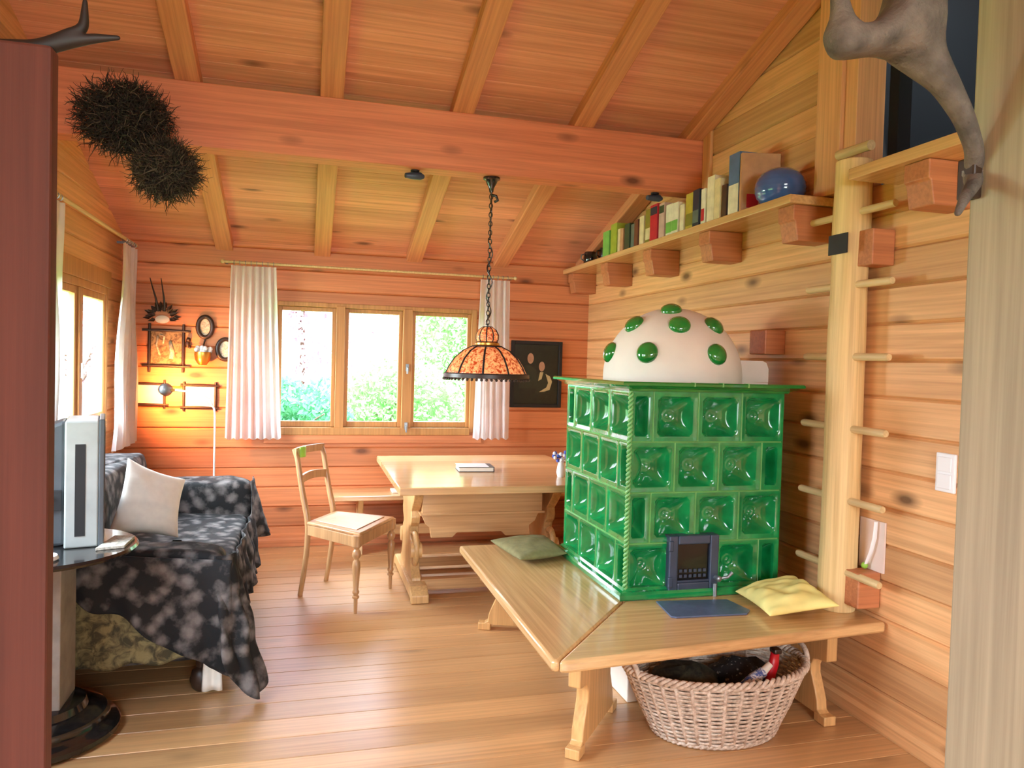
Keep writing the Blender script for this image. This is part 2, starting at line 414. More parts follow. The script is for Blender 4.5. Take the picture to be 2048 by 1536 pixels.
# frame of the unseen rear window, added to let in fill light
mb = MB()
for a, b in (((-.6, YR-.1, .8), (-.54, YR, 2.3)), ((1.64, YR-.1, .8), (1.7, YR, 2.3)), ((-.54, YR-.1, .8), (1.64, YR, .86)), ((-.54, YR-.1, 2.24), (1.64, YR, 2.3)), ((.52, YR-.1, .86), (.58, YR, 2.24))): mb.box(a, b)
win_fill = struct(mb.build('window_fill', 'frame', bevel=.004))
g = MB(); g.box((-.54, YR-.055, .86), (1.64, YR-.05, 2.24)); g.build('pane', 'glass', win_fill)

# doorway in front of the viewer: pale post on one side, red-brown door panel on the other
mb = MB(); mb.box((1.247, .70, 0), (1.40, 1.2, 4.0)); struct(mb.build('trim_%d' % n, 'grey_post', bevel=.006)); n += 1
mb = MB(); mb.box((-1.1, 1.2, .01), (-.352, 1.235, 1.925)); dr = struct(mb.build('door_1', 'red_door', bevel=.005))
mb = MB(); mb.lathe([(.0001, 0), (.018, .004), (.02, .015), (.012, .02), (.008, .045), (.016, .055), (.0001, .062)], (-.435, 1.2, 1.06), 16, ax=(0, -1, 0)); mb.build('handle', 'paper', dr, smooth=40)

# ------------------------------------------------------------------ outdoors
mb = MB(); mb.grid(lambda u, v: (-30+60*u, -14+64*v, -.35+.05*math.sin(u*30)*math.cos(v*25)), 24, 24)
o = mb.build('lawn', 'grass'); o['kind'] = 'structure'
def leafcloud(name, mat, c, rad, n, size, label, cat, trunk=True, seed=1):
    rng = random.Random(seed)
    c = Vector(c); rad = Vector(rad); base = Vector((c.x, c.y, -.32))
    t = thing(name, base, label, cat)
    mb = MB()
    for _ in range(n):
        while True:
            p = Vector((rng.uniform(-1, 1), rng.uniform(-1, 1), rng.uniform(-1, 1)))
            if .25 < p.length < 1+.25*noise.noise(p*2+c): break
        q = c+Vector((p.x*rad.x, p.y*rad.y, p.z*rad.z)); q.z = max(q.z, -.25)
        a = Vector((rng.uniform(-1, 1), rng.uniform(-1, 1), rng.uniform(-1, 1))).normalized(); b = a.orthogonal().normalized()
        s = size*rng.uniform(.6, 1.4); d = a.cross(b)*s*.1
        mb.add([q-a*s, q-b*s*.5+d, q+a*s, q+b*s*.5+d], [(0, 1, 2, 3)])
    mb.build('foliage', mat, t)
    if trunk:
        mb = MB(); mb.tube([base, base+Vector((.03, .02, (c.z+.3)*.5)), c], [.07, .05, .02], 8)
        for k in range(5):
            e = c+Vector((rng.uniform(-.7, .7)*rad.x, rng.uniform(-.7, .7)*rad.y, rng.uniform(0, .7)*rad.z))
            mb.tube([c-Vector((0, 0, rad.z*.4)), (c+e)/2, e], [.03, .02, .008], 6)
        mb.build('trunk', 'bark', t, smooth=60)
    return t
leafcloud('flowering_tree', 'pink', (-.1, 14.8, 3.5), (3.2, 1.2, 3.9), 34000, .065, 'pale pink flowering tree outside, seen through the back window', 'tree', seed=3)
leafcloud('shrub', 'leaf2', (-.2, 9.2, .55), (.75, .5, .72), 5000, .045, 'dark green shrub outside the pane beside the wide white curtain', 'shrub', seed=4)
leafcloud('shrub', 'leaf', (1.25, 10.3, .7), (.9, .7, .9), 7000, .042, 'light green shrub outside the middle pane of the back window', 'shrub', seed=5)
leafcloud('tree', 'leaf', (3.4, 12.2, 2.8), (1.9, 1.1, 3.0), 19000, .06, 'leafy green tree outside the pane behind the hanging lamp', 'tree', seed=6)
leafcloud('flowering_tree', 'pink', (-3.2, 12.1, 1.5), (1.1, 1.2, 1.5), 7000, .055, 'pale blossoming tree outside the window of the side wall', 'tree', seed=8)

# ------------------------------------------------------------------ curtains and rods
def curtain(name, p0, p1, q0, q1, z0, z1, folds, amp, normal, label, seed, parent_rings=True):
    """hangs from segment p0-p1 at z1 down to segment q0-q1 at z0"""
    rng = random.Random(seed); ph = [rng.uniform(0, 6) for _ in range(4)]
    t = thing(name, ((p0[0]+p1[0])/2, (p0[1]+p1[1])/2, z0), label, 'curtain')
    nx, ny = normal
    def fn(u, v):
        a = p0[0]+(p1[0]-p0[0])*u; b = p0[1]+(p1[1]-p0[1])*u; c = q0[0]+(q1[0]-q0[0])*u; d = q0[1]+(q1[1]-q0[1])*u
        k = 1-v
        w = math.sin(2*PI*folds*u+ph[0]+.5*math.sin(3*v+ph[1]))*.7+.3*math.sin(2*PI*folds*1.7*u+ph[2]+v)
        w *= amp*(.55+.6*k); w += .008*math.sin(9*v+5*u)
        return (a+(c-a)*k+nx*w, b+(d-b)*k+ny*w, z0+(z1-z0)*v+.008*math.sin(2*PI*folds*u+1)*(1-v))
    mb = MB(); mb.grid(fn, int(folds*14), 22); mb.build('fabric', 'curtain', t, smooth=180)
    mb = MB(); k = int(folds)+1
    for i in range(k):
        u = (i+.5)/k; x = p0[0]+(p1[0]-p0[0])*u; y = p0[1]+(p1[1]-p0[1])*u
        tx, ty = -ny, nx
        MB().tube([(x+nx*.017*math.cos(s*PI/6), y+ny*.017*math.cos(s*PI/6), z1+.022+.017*math.sin(s*PI/6)) for s in range(12)], .0025, 5, closed=True).build('ring', 'pewter', t)
    return t
curtain('curtain', (-.56, B-.1), (-.235, B-.1), (-.585, B-.1), (-.18, B-.1), .856, 2.17, 7, .022, (0, -1), 'wide white curtain gathered at one end of the back window, beside the oval pictures', 1)
curtain('curtain', (1.365, B-.1), (1.615, B-.1), (1.335, B-.1), (1.645, B-.1), .855, 2.17, 5, .02, (0, -1), 'narrow white curtain behind the hanging stained glass lamp', 2)
curtain('curtain', (XL+.1, 5.74), (XL+.1, 6.08), (XL+.1, 5.45), (XL+.12, 6.1), .83, 2.25, 5, .028, (1, 0), 'long white curtain on the side window, in the room corner behind the sofa', 3)
curtain('curtain', (XL+.1, 4.08), (XL+.1, 4.36), (XL+.1, 4.08), (XL+.1, 4.36), .83, 2.25, 4, .025, (1, 0), 'white curtain at the near edge of the side window, mostly hidden by the red-brown door', 4)
t = thing('curtain_rod', (.5, B-.1, 2.19), 'thin wooden curtain rod across the back wall above the three-pane window', 'curtain rod')
MB().tube([(-.62, B-.1, 2.195), (1.66, B-.1, 2.195)], .010, 12).build('rod', 'peg', t, smooth=50)
for x in (-.62, 1.66): MB().sphere((x, B-.1, 2.195), .017, 12).build('finial', 'peg', t, smooth=180)
for x in (-.6, 1.64): MB().box((x-.008, B-.1, 2.187), (x+.008, B, 2.203)).build('bracket', 'pewter', t)
t = thing('curtain_rod', (XL+.1, 5.2, 2.28), 'thin wooden curtain rod on the side wall above the casement window', 'curtain rod')
MB().tube([(XL+.1, 3.95, 2.282), (XL+.1, 6.14, 2.282)], .012, 12).build('rod', 'peg', t, smooth=50)
for y in (4.0, 6.0): MB().box((XL, y-.008, 2.274), (XL+.1, y+.008, 2.29)).build('bracket', 'pewter', t)

# ------------------------------------------------------------------ tiled stove
SX0, SX1, SY0, SY1, SZ0, SZ1 = 1.383, 2.163, 3.06, 3.89, .478, 1.388
st = thing('tiled_stove', (1.773, 3.475, 0), 'green glazed tile stove with a white dome, standing in the L-shaped bench', 'stove')
MB().box((SX0+.02, SY0-.02, 0), (SX1-.02, SY1-.02, .4785)).build('plinth', 'white_plaster', st, bevel=.005)
MB().box((SX1-.006, SY0+.0005, SZ0), (SX1, SY0+.114, SZ1)).build('side_panel', 'green_dark', st)
MB().box((SX0+.0005, SY1-.006, SZ0), (SX0+.114, SY1, SZ1)).build('rear_panel', 'green_dark', st)
MB().box((SX0+.115, SY0+.115, SZ0), (SX1, SY1, SZ1)).build('body', 'green_dark', st, bevel=.004)
def tile(mb, place, a0, a1, z0, z1):
    """hollow dish tile on a face; place(a, z, depth)"""
    w, h = a1-a0, z1-z0; nu = max(8, int(w/.222*34)); nv = 34
    def dep(u, v):
        x, y = u*w, v*h; m = min(x, w-x, y, h-y)
        if m < .003: return .006
        if m < .016: return 0.
        if m < .024: return .004
        x2, y2 = abs(x-w/2)/(w/2-.024), abs(y-h/2)/(h/2-.024)
        p_ = 2+5*max(x2, y2)**2; q_ = (x2**p_+y2**p_)**(1/p_)
        d = .004+.085*max(0, 1-q_*q_)**.75
        if w > .15:
            rr = math.hypot(x-w/2, y-h/2)
            d -= .007*math.exp(-(rr/.02)**2)+(.0032*math.cos(rr*2*PI/.021)*(1-(rr/.052)**2) if rr < .052 else 0)
        return d
    us = [0, .004/w, .005/w]+[.016/w, .024/w]+[.024/w+(1-.048/w)*i/(nu-4) for i in range(1, nu-4)]+[1-.024/w, 1-.016/w, 1-.005/w, 1-.004/w, 1]
    vs_ = [0, .004/h, .005/h, .016/h, .024/h]+[.024/h+(1-.048/h)*i/(nv-4) for i in range(1, nv-4)]+[1-.024/h, 1-.016/h, 1-.005/h, 1-.004/h, 1]
    L = len(us); base = len(mb.v)
    for v in vs_:
        for u in us: mb.v.append(tuple(place(a0+u*w, z0+v*h, dep(u, v))))
    for j in range(len(vs_)-1):
        for i in range(L-1):
            mb.f.append((base+j*L+i, base+j*L+i+1, base+(j+1)*L+i+1, base+(j+1)*L+i))
            edge = i in (0, L-2) or j in (0, len(vs_)-2)
            mb.mi.append(1 if edge else 0)
rh = (SZ1-SZ0)/4
tw = (SX1-SX0)/3.5; tl = (SY1-SY0)/3.5
fr = MB(); lf = MB()
for r in range(4):
    z0 = SZ1-(r+1)*rh; z1 = z0+rh
    cuts = [0, .5, 1.5, 2.5, 3.5] if r % 2 == 0 else [0, 1, 2, 3, 3.5]
    for p, q in zip(cuts, cuts[1:]): tile(fr, lambda a, z, d: (a, SY0+d, z), SX0+p*tw, SX0+q*tw, z0, z1)
    cuts = [0, 1, 2, 3, 3.5] if r % 2 == 0 else [0, .5, 1.5, 2.5, 3.5]
    for p, q in zip(cuts, cuts[1:]): tile(lf, lambda a, z, d: (SX0+d, a, z), SY0+p*tl, SY0+q*tl, z0, z1)
fr.build('front_tiles', ['green', 'joint'], st, smooth=35); lf.build('side_tiles', ['green', 'joint'], st, smooth=35)
mb = MB()
for k in range(2):
    pts = [(SX0+.002+.007*math.cos(t*.55+k*PI), SY0+.002+.007*math.sin(t*.55+k*PI), SZ0+(SZ1-SZ0)*t/260) for t in range(261)]
    mb.tube(pts, .006, 6)
mb.build('corner_rope', 'joint', st, smooth=180)
def ring(mb, x0, x1, y0, y1, prof):
    """moulding with profile (outset, z) around a rectangle, closed top and bottom"""
    vs = []
    for o_, z in prof: vs += [(x0-o_, y0-o_, z), (x1+o_, y0-o_, z), (x1+o_, y1+o_, z), (x0-o_, y1+o_, z)]
    fs = [(3, 2, 1, 0), tuple(4*(len(prof)-1)+i for i in range(4))]
    for j in range(len(prof)-1):
        for i in range(4): fs.append((j*4+i, j*4+(i+1) % 4, j*4+4+(i+1) % 4, j*4+4+i))
    mb.add(vs, fs)
mb = MB(); ring(mb, SX0, SX1, SY0, SY1, [(.036, .4635), (.04, .47), (.04, .487), (.03, .497), (.014, .5), (.004, .51)]); mb.build('base_moulding', 'green', st, smooth=30)
mb = MB(); ring(mb, SX0, SX1, SY0, SY1, [(0., 1.384), (.012, 1.388), (.018, 1.397), (.05, 1.41), (.064, 1.414), (.066, 1.424), (.06, 1.43), (.0, 1.432)]); mb.build('cornice', 'green_dark', st, smooth=30)
for x in (1.66, 1.80, 1.93): MB().box((x-.003, SY0-.067, 1.413), (x+.003, SY0-.03, 1.4315)).build('cornice_joint', 'joint', st)
DC = Vector((1.79, 3.475, 1.43)); DR = .345
mb = MB(); mb.lathe([(DR*1.0, -.004)]+[(DR*math.cos(a*PI/48), .02+DR*1.0*math.sin(a*PI/48)) for a in range(0, 24)]+[(.0001, .02+DR)], DC, 48)
dome = mb.build('dome', 'white_plaster', st, smooth=60)
for az, el in ((-137.9, 19), (-110, 46), (-78, 19), (-123, 71), (-170.4, 47), (174.7, 19), (-62, 47), (60, 20), (0, 20), (110, 46), (10, 50), (120, 20)):
    a, e = math.radians(az), math.radians(el); d = Vector((math.cos(a)*math.cos(e), math.sin(a)*math.cos(e), math.sin(e)))
    mb = MB(); mb.lathe([(.052, -.012), (.053, .004), (.048, .014), (.036, .024), (.02, .03), (.0001, .032)], DC+Vector((0, 0, .02))+d*DR, 24, ax=d)
    mb.build('knob', 'green_dark', dome, smooth=50)
mb = MB(); pts = [(1.95, 1.432), (2.255, 1.432), (2.255, 1.50), (2.242, 1.53), (2.22, 1.54), (1.95, 1.54)]
mb.prism(pts, lambda a, b, d: (a, d, b), 3.33, 3.56); mb.build('flue', 'white_plaster', st, smooth=40)
# fire door
fx0, fx1, fz0, fz1 = 1.582, 1.832, .487, .74
mb = MB(); yb0, yb1 = SY0-.028, SY0+.03
for a, b in (((fx0, yb0, fz0), (fx0+.045, yb1, fz1)), ((fx1-.045, yb0, fz0), (fx1, yb1, fz1)), ((fx0+.045, yb0, fz0), (fx1-.045, yb1, fz0+.04)), ((fx0+.045, yb0, fz1-.04), (fx1-.045, yb1, fz1))): mb.box(a, b)
for a, b in (((fx0-.006, yb0-.008, fz0+.02), (fx0+.02, yb0+.004, fz0+.07)), ((fx0-.006, yb0-.008, fz1-.07), (fx0+.02, yb0+.004, fz1-.02))): mb.box(a, b)
fd = mb.build('fire_door', 'iron', st, bevel=.006)
MB().box((fx0+.045, SY0-.012, fz0+.04), (fx1-.045, SY0-.006, fz1-.04)).build('door_glass', 'soot', fd)
mb = MB()
for r in range(2):
    for k in range(6): mb.box((fx0+.058+k*.024, SY0-.018, fz0+.06+r*.024), (fx0+.072+k*.024, SY0-.0125, fz0+.074+r*.024))
mb.box((fx0+.046, SY0-.024, fz0+.041), (fx1-.046, SY0-.013, fz0+.05)); mb.build('grate', 'iron', fd, bevel=.001)
mb = MB(); mb.lathe([(.013, 0), (.013, .03), (.008, .034), (.0001, .035)], (fx1-.012, yb0, .545), 14, ax=(0, -1, 0)).tube([(fx1-.012, yb0-.022, .545), (fx1+.03, yb0-.03, .552), (fx1+.05, yb0-.035, .575)], [.006, .007, .009]).tube([(fx1-.022, yb0-.008, .52), (fx1-.022, yb0-.012, .462)], .01)
mb.build('handle', 'pewter', fd, smooth=50)

# ------------------------------------------------------------------ L-shaped bench around the stove
BZ = .462
bn = thing('corner_bench', (.85, 2.5, 0), 'L-shaped polished wooden bench wrapped around the green tile stove', 'bench')
def slab(pts, z0, z1, name, mat, parent, bevel=.012): return MB().prism(pts, lambda a, b, d: (a, b, d), z0, z1).build(name, mat, parent, bevel=bevel, smooth=30)
slab([(.868, 2.452), (.90, 2.442), (2.345, 2.57), (2.345, 3.035), (1.372, 3.035)], BZ-.045, BZ, 'seat', 'benchX', bn)
slab([(.848, 2.475), (.866, 2.453), (1.370, 3.036), (1.372, 4.12), (.848, 4.12)], BZ-.045, BZ, 'seat', 'benchY', bn)
def bench_leg(p, ang, L, name='leg'):
    d = Vector((math.cos(ang), math.sin(ang), 0)); nn = Vector((-d.y, d.x, 0)); p = Vector(p)
    prof = [(.012, .03), (.05, .05), (.055, .09), (.075, .14), (.098, .19), (.1, .225), (.085, .255), (.06, .265), (.02, .268), (0, .275), (0, .4165)]
    half = prof+[(L-a, b) for a, b in reversed(prof)]
    mb = MB().prism(half, lambda a, b, t: p+d*a+nn*t+Vector((0, 0, b)), -.025, .025)
    R_ = Matrix.Translation(p) @ Matrix(((d.x, nn.x, 0, 0), (d.y, nn.y, 0, 0), (0, 0, 1, 0), (0, 0, 0, 1)))
    mb.box((-.004, -.029, 0), (.066, .029, .04), T=R_).box((L-.066, -.029, 0), (L+.004, .029, .04), T=R_)
    return mb.build(name, 'benchZ', bn, bevel=.004, smooth=30)
bench_leg((1.0, 2.64, 0), math.atan2(.40, .33), .50)
bench_leg((2.16, 2.66, 0), PI/2, .36)
bench_leg((.965, 4.08, 0), math.radians(-20), .40)

# cushions
def pillow(name, c, th, mat, label, puff=(1, 1), wr=.006, seed=1, cat='cushion', pinch=.05, two=None):
    A, Bc, Cc, D = [Vector(p) for p in c]
    nrm = (Bc-A).cross(D-A).normalized(); ctr = (A+Bc+Cc+D)/4; N = 22
    mb = MB(); rng = Vector((seed*3.1, seed*1.7, 0)); idx = {}
    def pt(u, v, s):
        du = pinch*math.sin(PI*v)*(1-2*u)*abs(1-2*u)**2; dv = pinch*math.sin(PI*u)*(1-2*v)*abs(1-2*v)**2
        uu, vv = u+du, v+dv
        p = A*(1-uu)*(1-vv)+Bc*uu*(1-vv)+Cc*uu*vv+D*(1-uu)*vv
        hgt = ((1-(2*u-1)**2)*(1-(2*v-1)**2))
        hgt = max(hgt, 0)**.45
        w = wr*noise.noise(Vector((u*5, v*5, 0))+rng)*(hgt)+wr*1.5*noise.noise(Vector((u*2.0, v*9, 4))+rng)*hgt
        return p+nrm*(s*th/2*hgt*puff[0 if s > 0 else 1]+(w if s > 0 else 0))
    for s in (1, -1):
        for j in range(N+1):
            for i in range(N+1):
                e = i in (0, N) or j in (0, N)
                if s < 0 and e: idx[(s, i, j)] = idx[(1, i, j)]; continue
                idx[(s, i, j)] = len(mb.v); mb.v.append(tuple(pt(i/N, j/N, s)))
    for s in (1, -1):
        for j in range(N):
            for i in range(N):
                q = (idx[(s, i, j)], idx[(s, i+1, j)], idx[(s, i+1, j+1)], idx[(s, i, j+1)])
                mb.f.append(q if s > 0 else q[::-1]); mb.mi.append(0)
    o = mb.build(name, mat, None, smooth=180, sub=1)
    origin(o, (ctr.x, ctr.y, min(v[2] for v in mb.v)))
    return tag(o, label, cat)
z = BZ+.04
pillow('seat_cushion', [(1.06, 3.62, z), (1.345, 3.70, z), (1.345, 4.10, z+.005), (1.0, 4.05, z)], .075, 'olive', 'flat olive green cushion on the bench beside the stove', pinch=.02)
pillow('cushion', [(1.845, 2.655, .487), (2.15, 2.60, .53), (2.20, 2.985, .545), (1.885, 2.99, .49)], .105, 'yellow', 'pale yellow creased cushion on the bench against the log ladder', (1, .45), wr=.02, seed=5)
o = MB().prism([(1.472, 2.79), (1.49, 2.775), (1.81, 2.76), (1.85, 2.80), (1.83, 2.95), (1.5, 2.985)], lambda a, b, d: (a, b, d), BZ+.0005, BZ+.008).build('hearth_plate', 'slate', None, bevel=.002)
tag(origin(o, (1.66, 2.87, BZ)), 'blue-grey metal spark plate lying on the bench below the fire door', 'plate')

# ------------------------------------------------------------------ log ladder
LX, LY = 2.262, 2.775
lt = thing('log_ladder', (LX, LY, BZ), 'peeled log ladder with wooden pegs climbing from the bench to the loft', 'ladder')
mb = MB(); pts = []; rad = []
for k in range(41):
    zz = BZ+k/40*(2.405-BZ)
    pts.append((LX+.006*noise.noise(Vector((0, 0, zz*1.5))), LY+.006*noise.noise(Vector((5, 0, zz*1.5))), zz)); rad.append(.0785-.003*k/40+.004*noise.noise(Vector((9, 0, zz*4))))
mb.tube(pts, rad, 20); mb.build('log', 'log', lt, smooth=40, bevel=.004)
for k in range(6):
    zz = 2.165-.308*k+.012
    mb = MB(); y0 = LY-.262; y1 = LY+.262
    mb.tube([(LX-.01, y0, zz), (LX-.01, y0+.01, zz), (LX-.01, y1-.01, zz+.003), (LX-.01, y1, zz+.003)], [.014, .0165, .0165, .014], 12); mb.build('peg', 'peg', lt, smooth=50)
for zz in (2.02, .58):
    MB().box((LX-.02, LY-.155, zz-.075), (W-.002, LY-.065, zz+.075)).build('wall_block', 'block', lt, bevel=.005)
MB().prism([(2.70, 2.00), (2.815, 2.00), (2.815, 2.085), (2.70, 2.085)], lambda a, b, d: (LX-.071-.012*math.cos((a-LY)*9)+d, a, b), 0, .006).build('tin_plate', 'black', lt, bevel=.001)
mb = MB(); mb.tube([(W-.05, 2.93, 2.475), (W-.055, 2.76, 2.468), (W-.055, 2.72, 2.466)], .022, 14)
tag(origin(mb.build('grab_peg', 'peg', None, smooth=50), (W-.05, 2.93, 2.475)), 'short wooden grab peg sticking out from the post above the log ladder', 'peg')

# things tucked behind the ladder
o = MB().box((W-.010, 2.60, .656), (W-.002, 2.745, .87)).build('leaflet', 'pale_print', None)
tag(origin(o, (W-.006, 2.68, .656)), 'grey card propped on the block behind the log ladder', 'card')
t = thing('fly_swatter', (2.325, 2.665, .656), 'white curved strip with a green tip tucked behind the log ladder', 'fly swatter')
mb = MB(); mb.tube([(2.322, 2.675, .68), (2.324, 2.65, .74), (2.327, 2.636, .80), (2.330, 2.634, .87)], [.008, .010, .011, .009], 8, flat=.5); mb.build('strip', 'white', t, smooth=50)
MB().sphere((2.322, 2.682, .672), .0145, 10).build('tip', 'lime', t, smooth=180)

# ------------------------------------------------------------------ basket
bc = Vector((1.67, 2.765, 0))
bk = thing('wicker_basket', bc, 'oval wicker basket under the bench, holding dark kindling', 'basket')
H = .265
def wall_r(v): return (.265+(.395-.265)*v**.9, .19+(.262-.19)*v**.9)
mb = MB(); NS = 36
rows = 30
for j in range(rows):
    v = (j+.5)/rows; rx, ry = wall_r(v); amp = .007
    for half in (0,):
        pts = []
        for i in range(NS*4):
            a = 2*PI*i/(NS*4); w = amp*math.cos(a*NS/2+(PI if j % 2 else 0))*(1 if .35 < v < .5 or v > .9 or v < .1 else .75)
            pts.append((bc.x+(rx+w)*math.cos(a), bc.y+(ry+w)*math.sin(a), .008+v*H))
        mb.tube(pts, .0052, 5, closed=True)
mb.build('weave', 'wicker', bk, smooth=180)
mb = MB()
for i in range(NS):
    a = 2*PI*(i+.5)/NS; pts = []
    for v in (0, .25, .5, .75, 1.0):
        rx, ry = wall_r(v); pts.append((bc.x+(rx+.002)*math.cos(a), bc.y+(ry+.002)*math.sin(a), .008+v*H))
    mb.tube(pts, .0085, 6, flat=.7)
mb.build('stakes', 'wicker', bk, smooth=180)
mb = MB()
for k in range(3):
    pts = []
    for i in range(160):
        a = 2*PI*i/160; ph = a*26+k*2*PI/3; rx, ry = wall_r(1)
        pts.append((bc.x+(rx+.011*math.cos(ph))*math.cos(a), bc.y+(ry+.011*math.cos(ph))*math.sin(a), H+.016+.011*math.sin(ph)))
    mb.tube(pts, .008, 6, closed=True)
mb.build('rim', 'wicker', bk, smooth=180)
mb = MB()
for k in range(3):
    pts = []
    for i in range(120):
        a = 2*PI*i/120; ph = a*22+k*2*PI/3; rx, ry = wall_r(.0)
        pts.append((bc.x+(rx+.008*math.cos(ph))*math.cos(a), bc.y+(ry+.008*math.cos(ph))*math.sin(a), .012+.007*math.sin(ph)))
    mb.tube(pts, .007, 6, closed=True)
mb.build('foot_braid', 'wicker', bk, smooth=180)
mb = MB(); mb.lathe([(.0001, 0.012), (1, .012)], (0, 0, 0), 40); 
mb2 = MB().add([(bc.x+v[0]*.265, bc.y+v[1]*.19, v[2]) for v in mb.v], mb.f); mb2.build('bottom', 'wicker', bk)
for s in (-1, 1):
    mb = MB(); pts = []
    for i in range(13):
        a = PI*i/12; rx, ry = wall_r(1)
        pts.append((bc.x+s*(rx-.01+.012*math.sin(a)), bc.y-.08*math.cos(a), H+.012+.055*math.sin(a)))
    mb.tube(pts, .011, 8); mb.build('handle', 'wicker', bk, smooth=180)
# contents
def lump(name, c, r, mat, label, cat, seed, sc=(1, 1, 1)):
    mb = MB(); mb.sphere((0, 0, 0), 1, 24)
    vs = []
    for v in mb.v:
        p = Vector(v); k = 1+.28*noise.noise(p*1.7+Vector((seed*7, 0, 0)))+.10*noise.noise(p*5+Vector((seed, 9, 0)))
        vs.append(Vector((p.x*sc[0], p.y*sc[1], p.z*sc[2]))*r*k+Vector(c))
    o = MB().add(vs, mb.f).build(name, mat, None, smooth=180)
    return tag(origin(o, (c[0], c[1], min(v.z for v in vs))), label, cat)
M['dark_cloth'] = patterned('dark_olive_bag', lin(70, 70, 52), lin(24, 26, 20), 18, .35, .6)
M['spotted'] = patterned('dark_spotted_cloth', lin(170, 164, 160), lin(38, 36, 38), 55, .22, .42, vor=True)
lump('fabric_bag', (1.54, 2.78, .15), .14, 'dark_cloth', 'dark olive bag filling one half of the wicker basket', 'bag', 2, (1.15, 1.05, .85))
lump('fabric_bag', (1.82, 2.80, .14), .135, 'spotted', 'dark spotted cloth bag in the wicker basket behind the red handle', 'bag', 3, (1.1, 1, .9))
t = thing('hand_brush', (1.80, 2.62, .2), 'blue and white patterned brush handle poking out of the wicker basket', 'brush')
M['bluewhite'] = patterned('blue_white_print', lin(224, 226, 236), lin(70, 90, 160), 60, .45, .55)
MB().tube([(1.70, 2.60, .235), (1.745, 2.60, .262), (1.79, 2.60, .29)], [.02, .024, .02], 12).build('grip', 'bluewhite', t, smooth=180)
MB().tube([(1.79, 2.60, .29), (1.82, 2.60, .318)], [.016, .013], 12).build('tip', 'paper', t, smooth=60)
t = thing('hand_axe', (1.85, 2.64, .15), 'red plastic handle standing upright in the wicker basket', 'handle')
MB().tube([(1.835, 2.63, .16), (1.842, 2.63, .24), (1.86, 2.635, .30), (1.87, 2.64, .36)], [.018, .02, .022, .018], 14, flat=.7).build('grip', 'red', t, smooth=180)
MB().box((1.849, 2.614, .345), (1.885, 2.655, .366)).build('end_cap', 'dark_brown', t, bevel=.006)

# ------------------------------------------------------------------ trestle table
TZ = .765
tb = thing('trestle_table', (1.19, 5.02, 0), 'large wooden trestle table with carved legs below the back window', 'table')
slab([(.525, 4.27), (1.86, 4.27), (1.86, 5.72), (.525, 5.72)], TZ-.045, TZ, 'table_top', 'tableX', tb, .006)
half = [(.30, .085), (.295, .11), (.24, .15), (.21, .20), (.20, .245), (.23, .27), (.245, .30), (.225, .335), (.18, .345), (.15, .37), (.16, .41), (.20, .44), (.215, .48), (.20, .52), (.24, .55), (.30, .60), (.35, .66), (.36, .72)]
cy = 5.03
for x in (.70, 1.62):
    pr = [(cy+a, b) for a, b in half]+[(cy-a, b) for a, b in reversed(half)]
    lg = MB().prism(pr, lambda a, b, d: (d, a, b), x-.03, x+.03).build('leg', 'tableZ', tb, bevel=.006, smooth=30)
    for s in (-1, 1):
        mb = MB()
        pts = [(x, cy+s*(.20+.085*math.sin(a)-.0), .275+.095*math.cos(a)) for a in [PI*(-.15+i*1.3/16) for i in range(17)]]
        mb.tube(pts, .020, 8); mb.build('scroll', 'tableZ', lg, smooth=180)
        mb = MB(); mb.lathe([(.05, -.036), (.055, 0), (.05, .036)], (x, cy+s*.245, .275), 20, ax=(1, 0, 0)); mb.build('rosette', 'tableZ', lg, smooth=40)
    MB().prism([(cy-.48, 0), (cy-.44, 0), (cy-.42, .02), (cy+.42, .02), (cy+.44, 0), (cy+.48, 0), (cy+.48, .05), (cy+.40, .09), (cy-.40, .09), (cy-.48, .05)], lambda a, b, d: (d, a, b), x-.055, x+.055).build('foot', 'tableZ', tb, bevel=.006)
mb = MB(); mb.box((.73, 4.74, .515), (1.53, 5.30, .72)).box((.715, 4.725, .505), (1.545, 5.315, .52)); mb.build('drawer_box', 'tableX', tb, bevel=.004)
mb = MB(); mb.prism([(.73, .505), (1.53, .505), (1.50, .44), (1.46, .41), (1.47, .345), (1.30, .345), (1.27, .375), (.97, .375), (.94, .345), (.80, .345), (.79, .41), (.76, .44)], lambda a, b, d: (a, d, b), 4.80, 4.83); mb.build('apron', 'tableX', tb, bevel=.004)
MB().box((.73, 4.72, .03), (1.59, 4.79, .10)).build('stretcher', 'tableX', tb, bevel=.005)
MB().box((.73, 5.27, .03), (1.59, 5.34, .10)).build('stretcher', 'tableX', tb, bevel=.005)
# book on the table
t = thing('hardback_book', (1.12, 4.93, TZ), 'thick white-paged book with a brown cover lying on the table', 'book')
T_ = Matrix.Translation((1.115, 4.93, TZ)) @ Matrix.Rotation(-.06, 4, 'Z')
MB().box((-.125, -.085, .004), (.105, .085, .030), T=T_).build('pages', 'paper', t, bevel=.002)
mb = MB(); mb.box((-.13, -.09, .0005), (.11, .09, .004), T=T_).box((-.13, -.09, .030), (.11, .09, .034), T=T_).box((.105, -.09, .004), (.11, .09, .030), T=T_); mb.build('cover', 'dark_brown', t, bevel=.001)
M['bk0'] = plain('white_book_jacket', lin(238, 232, 232), .3, var=.03)
MB().box((-.13, -.09, .0341), (.075, .09, .0346), T=T_).build('jacket', 'bk0', t)
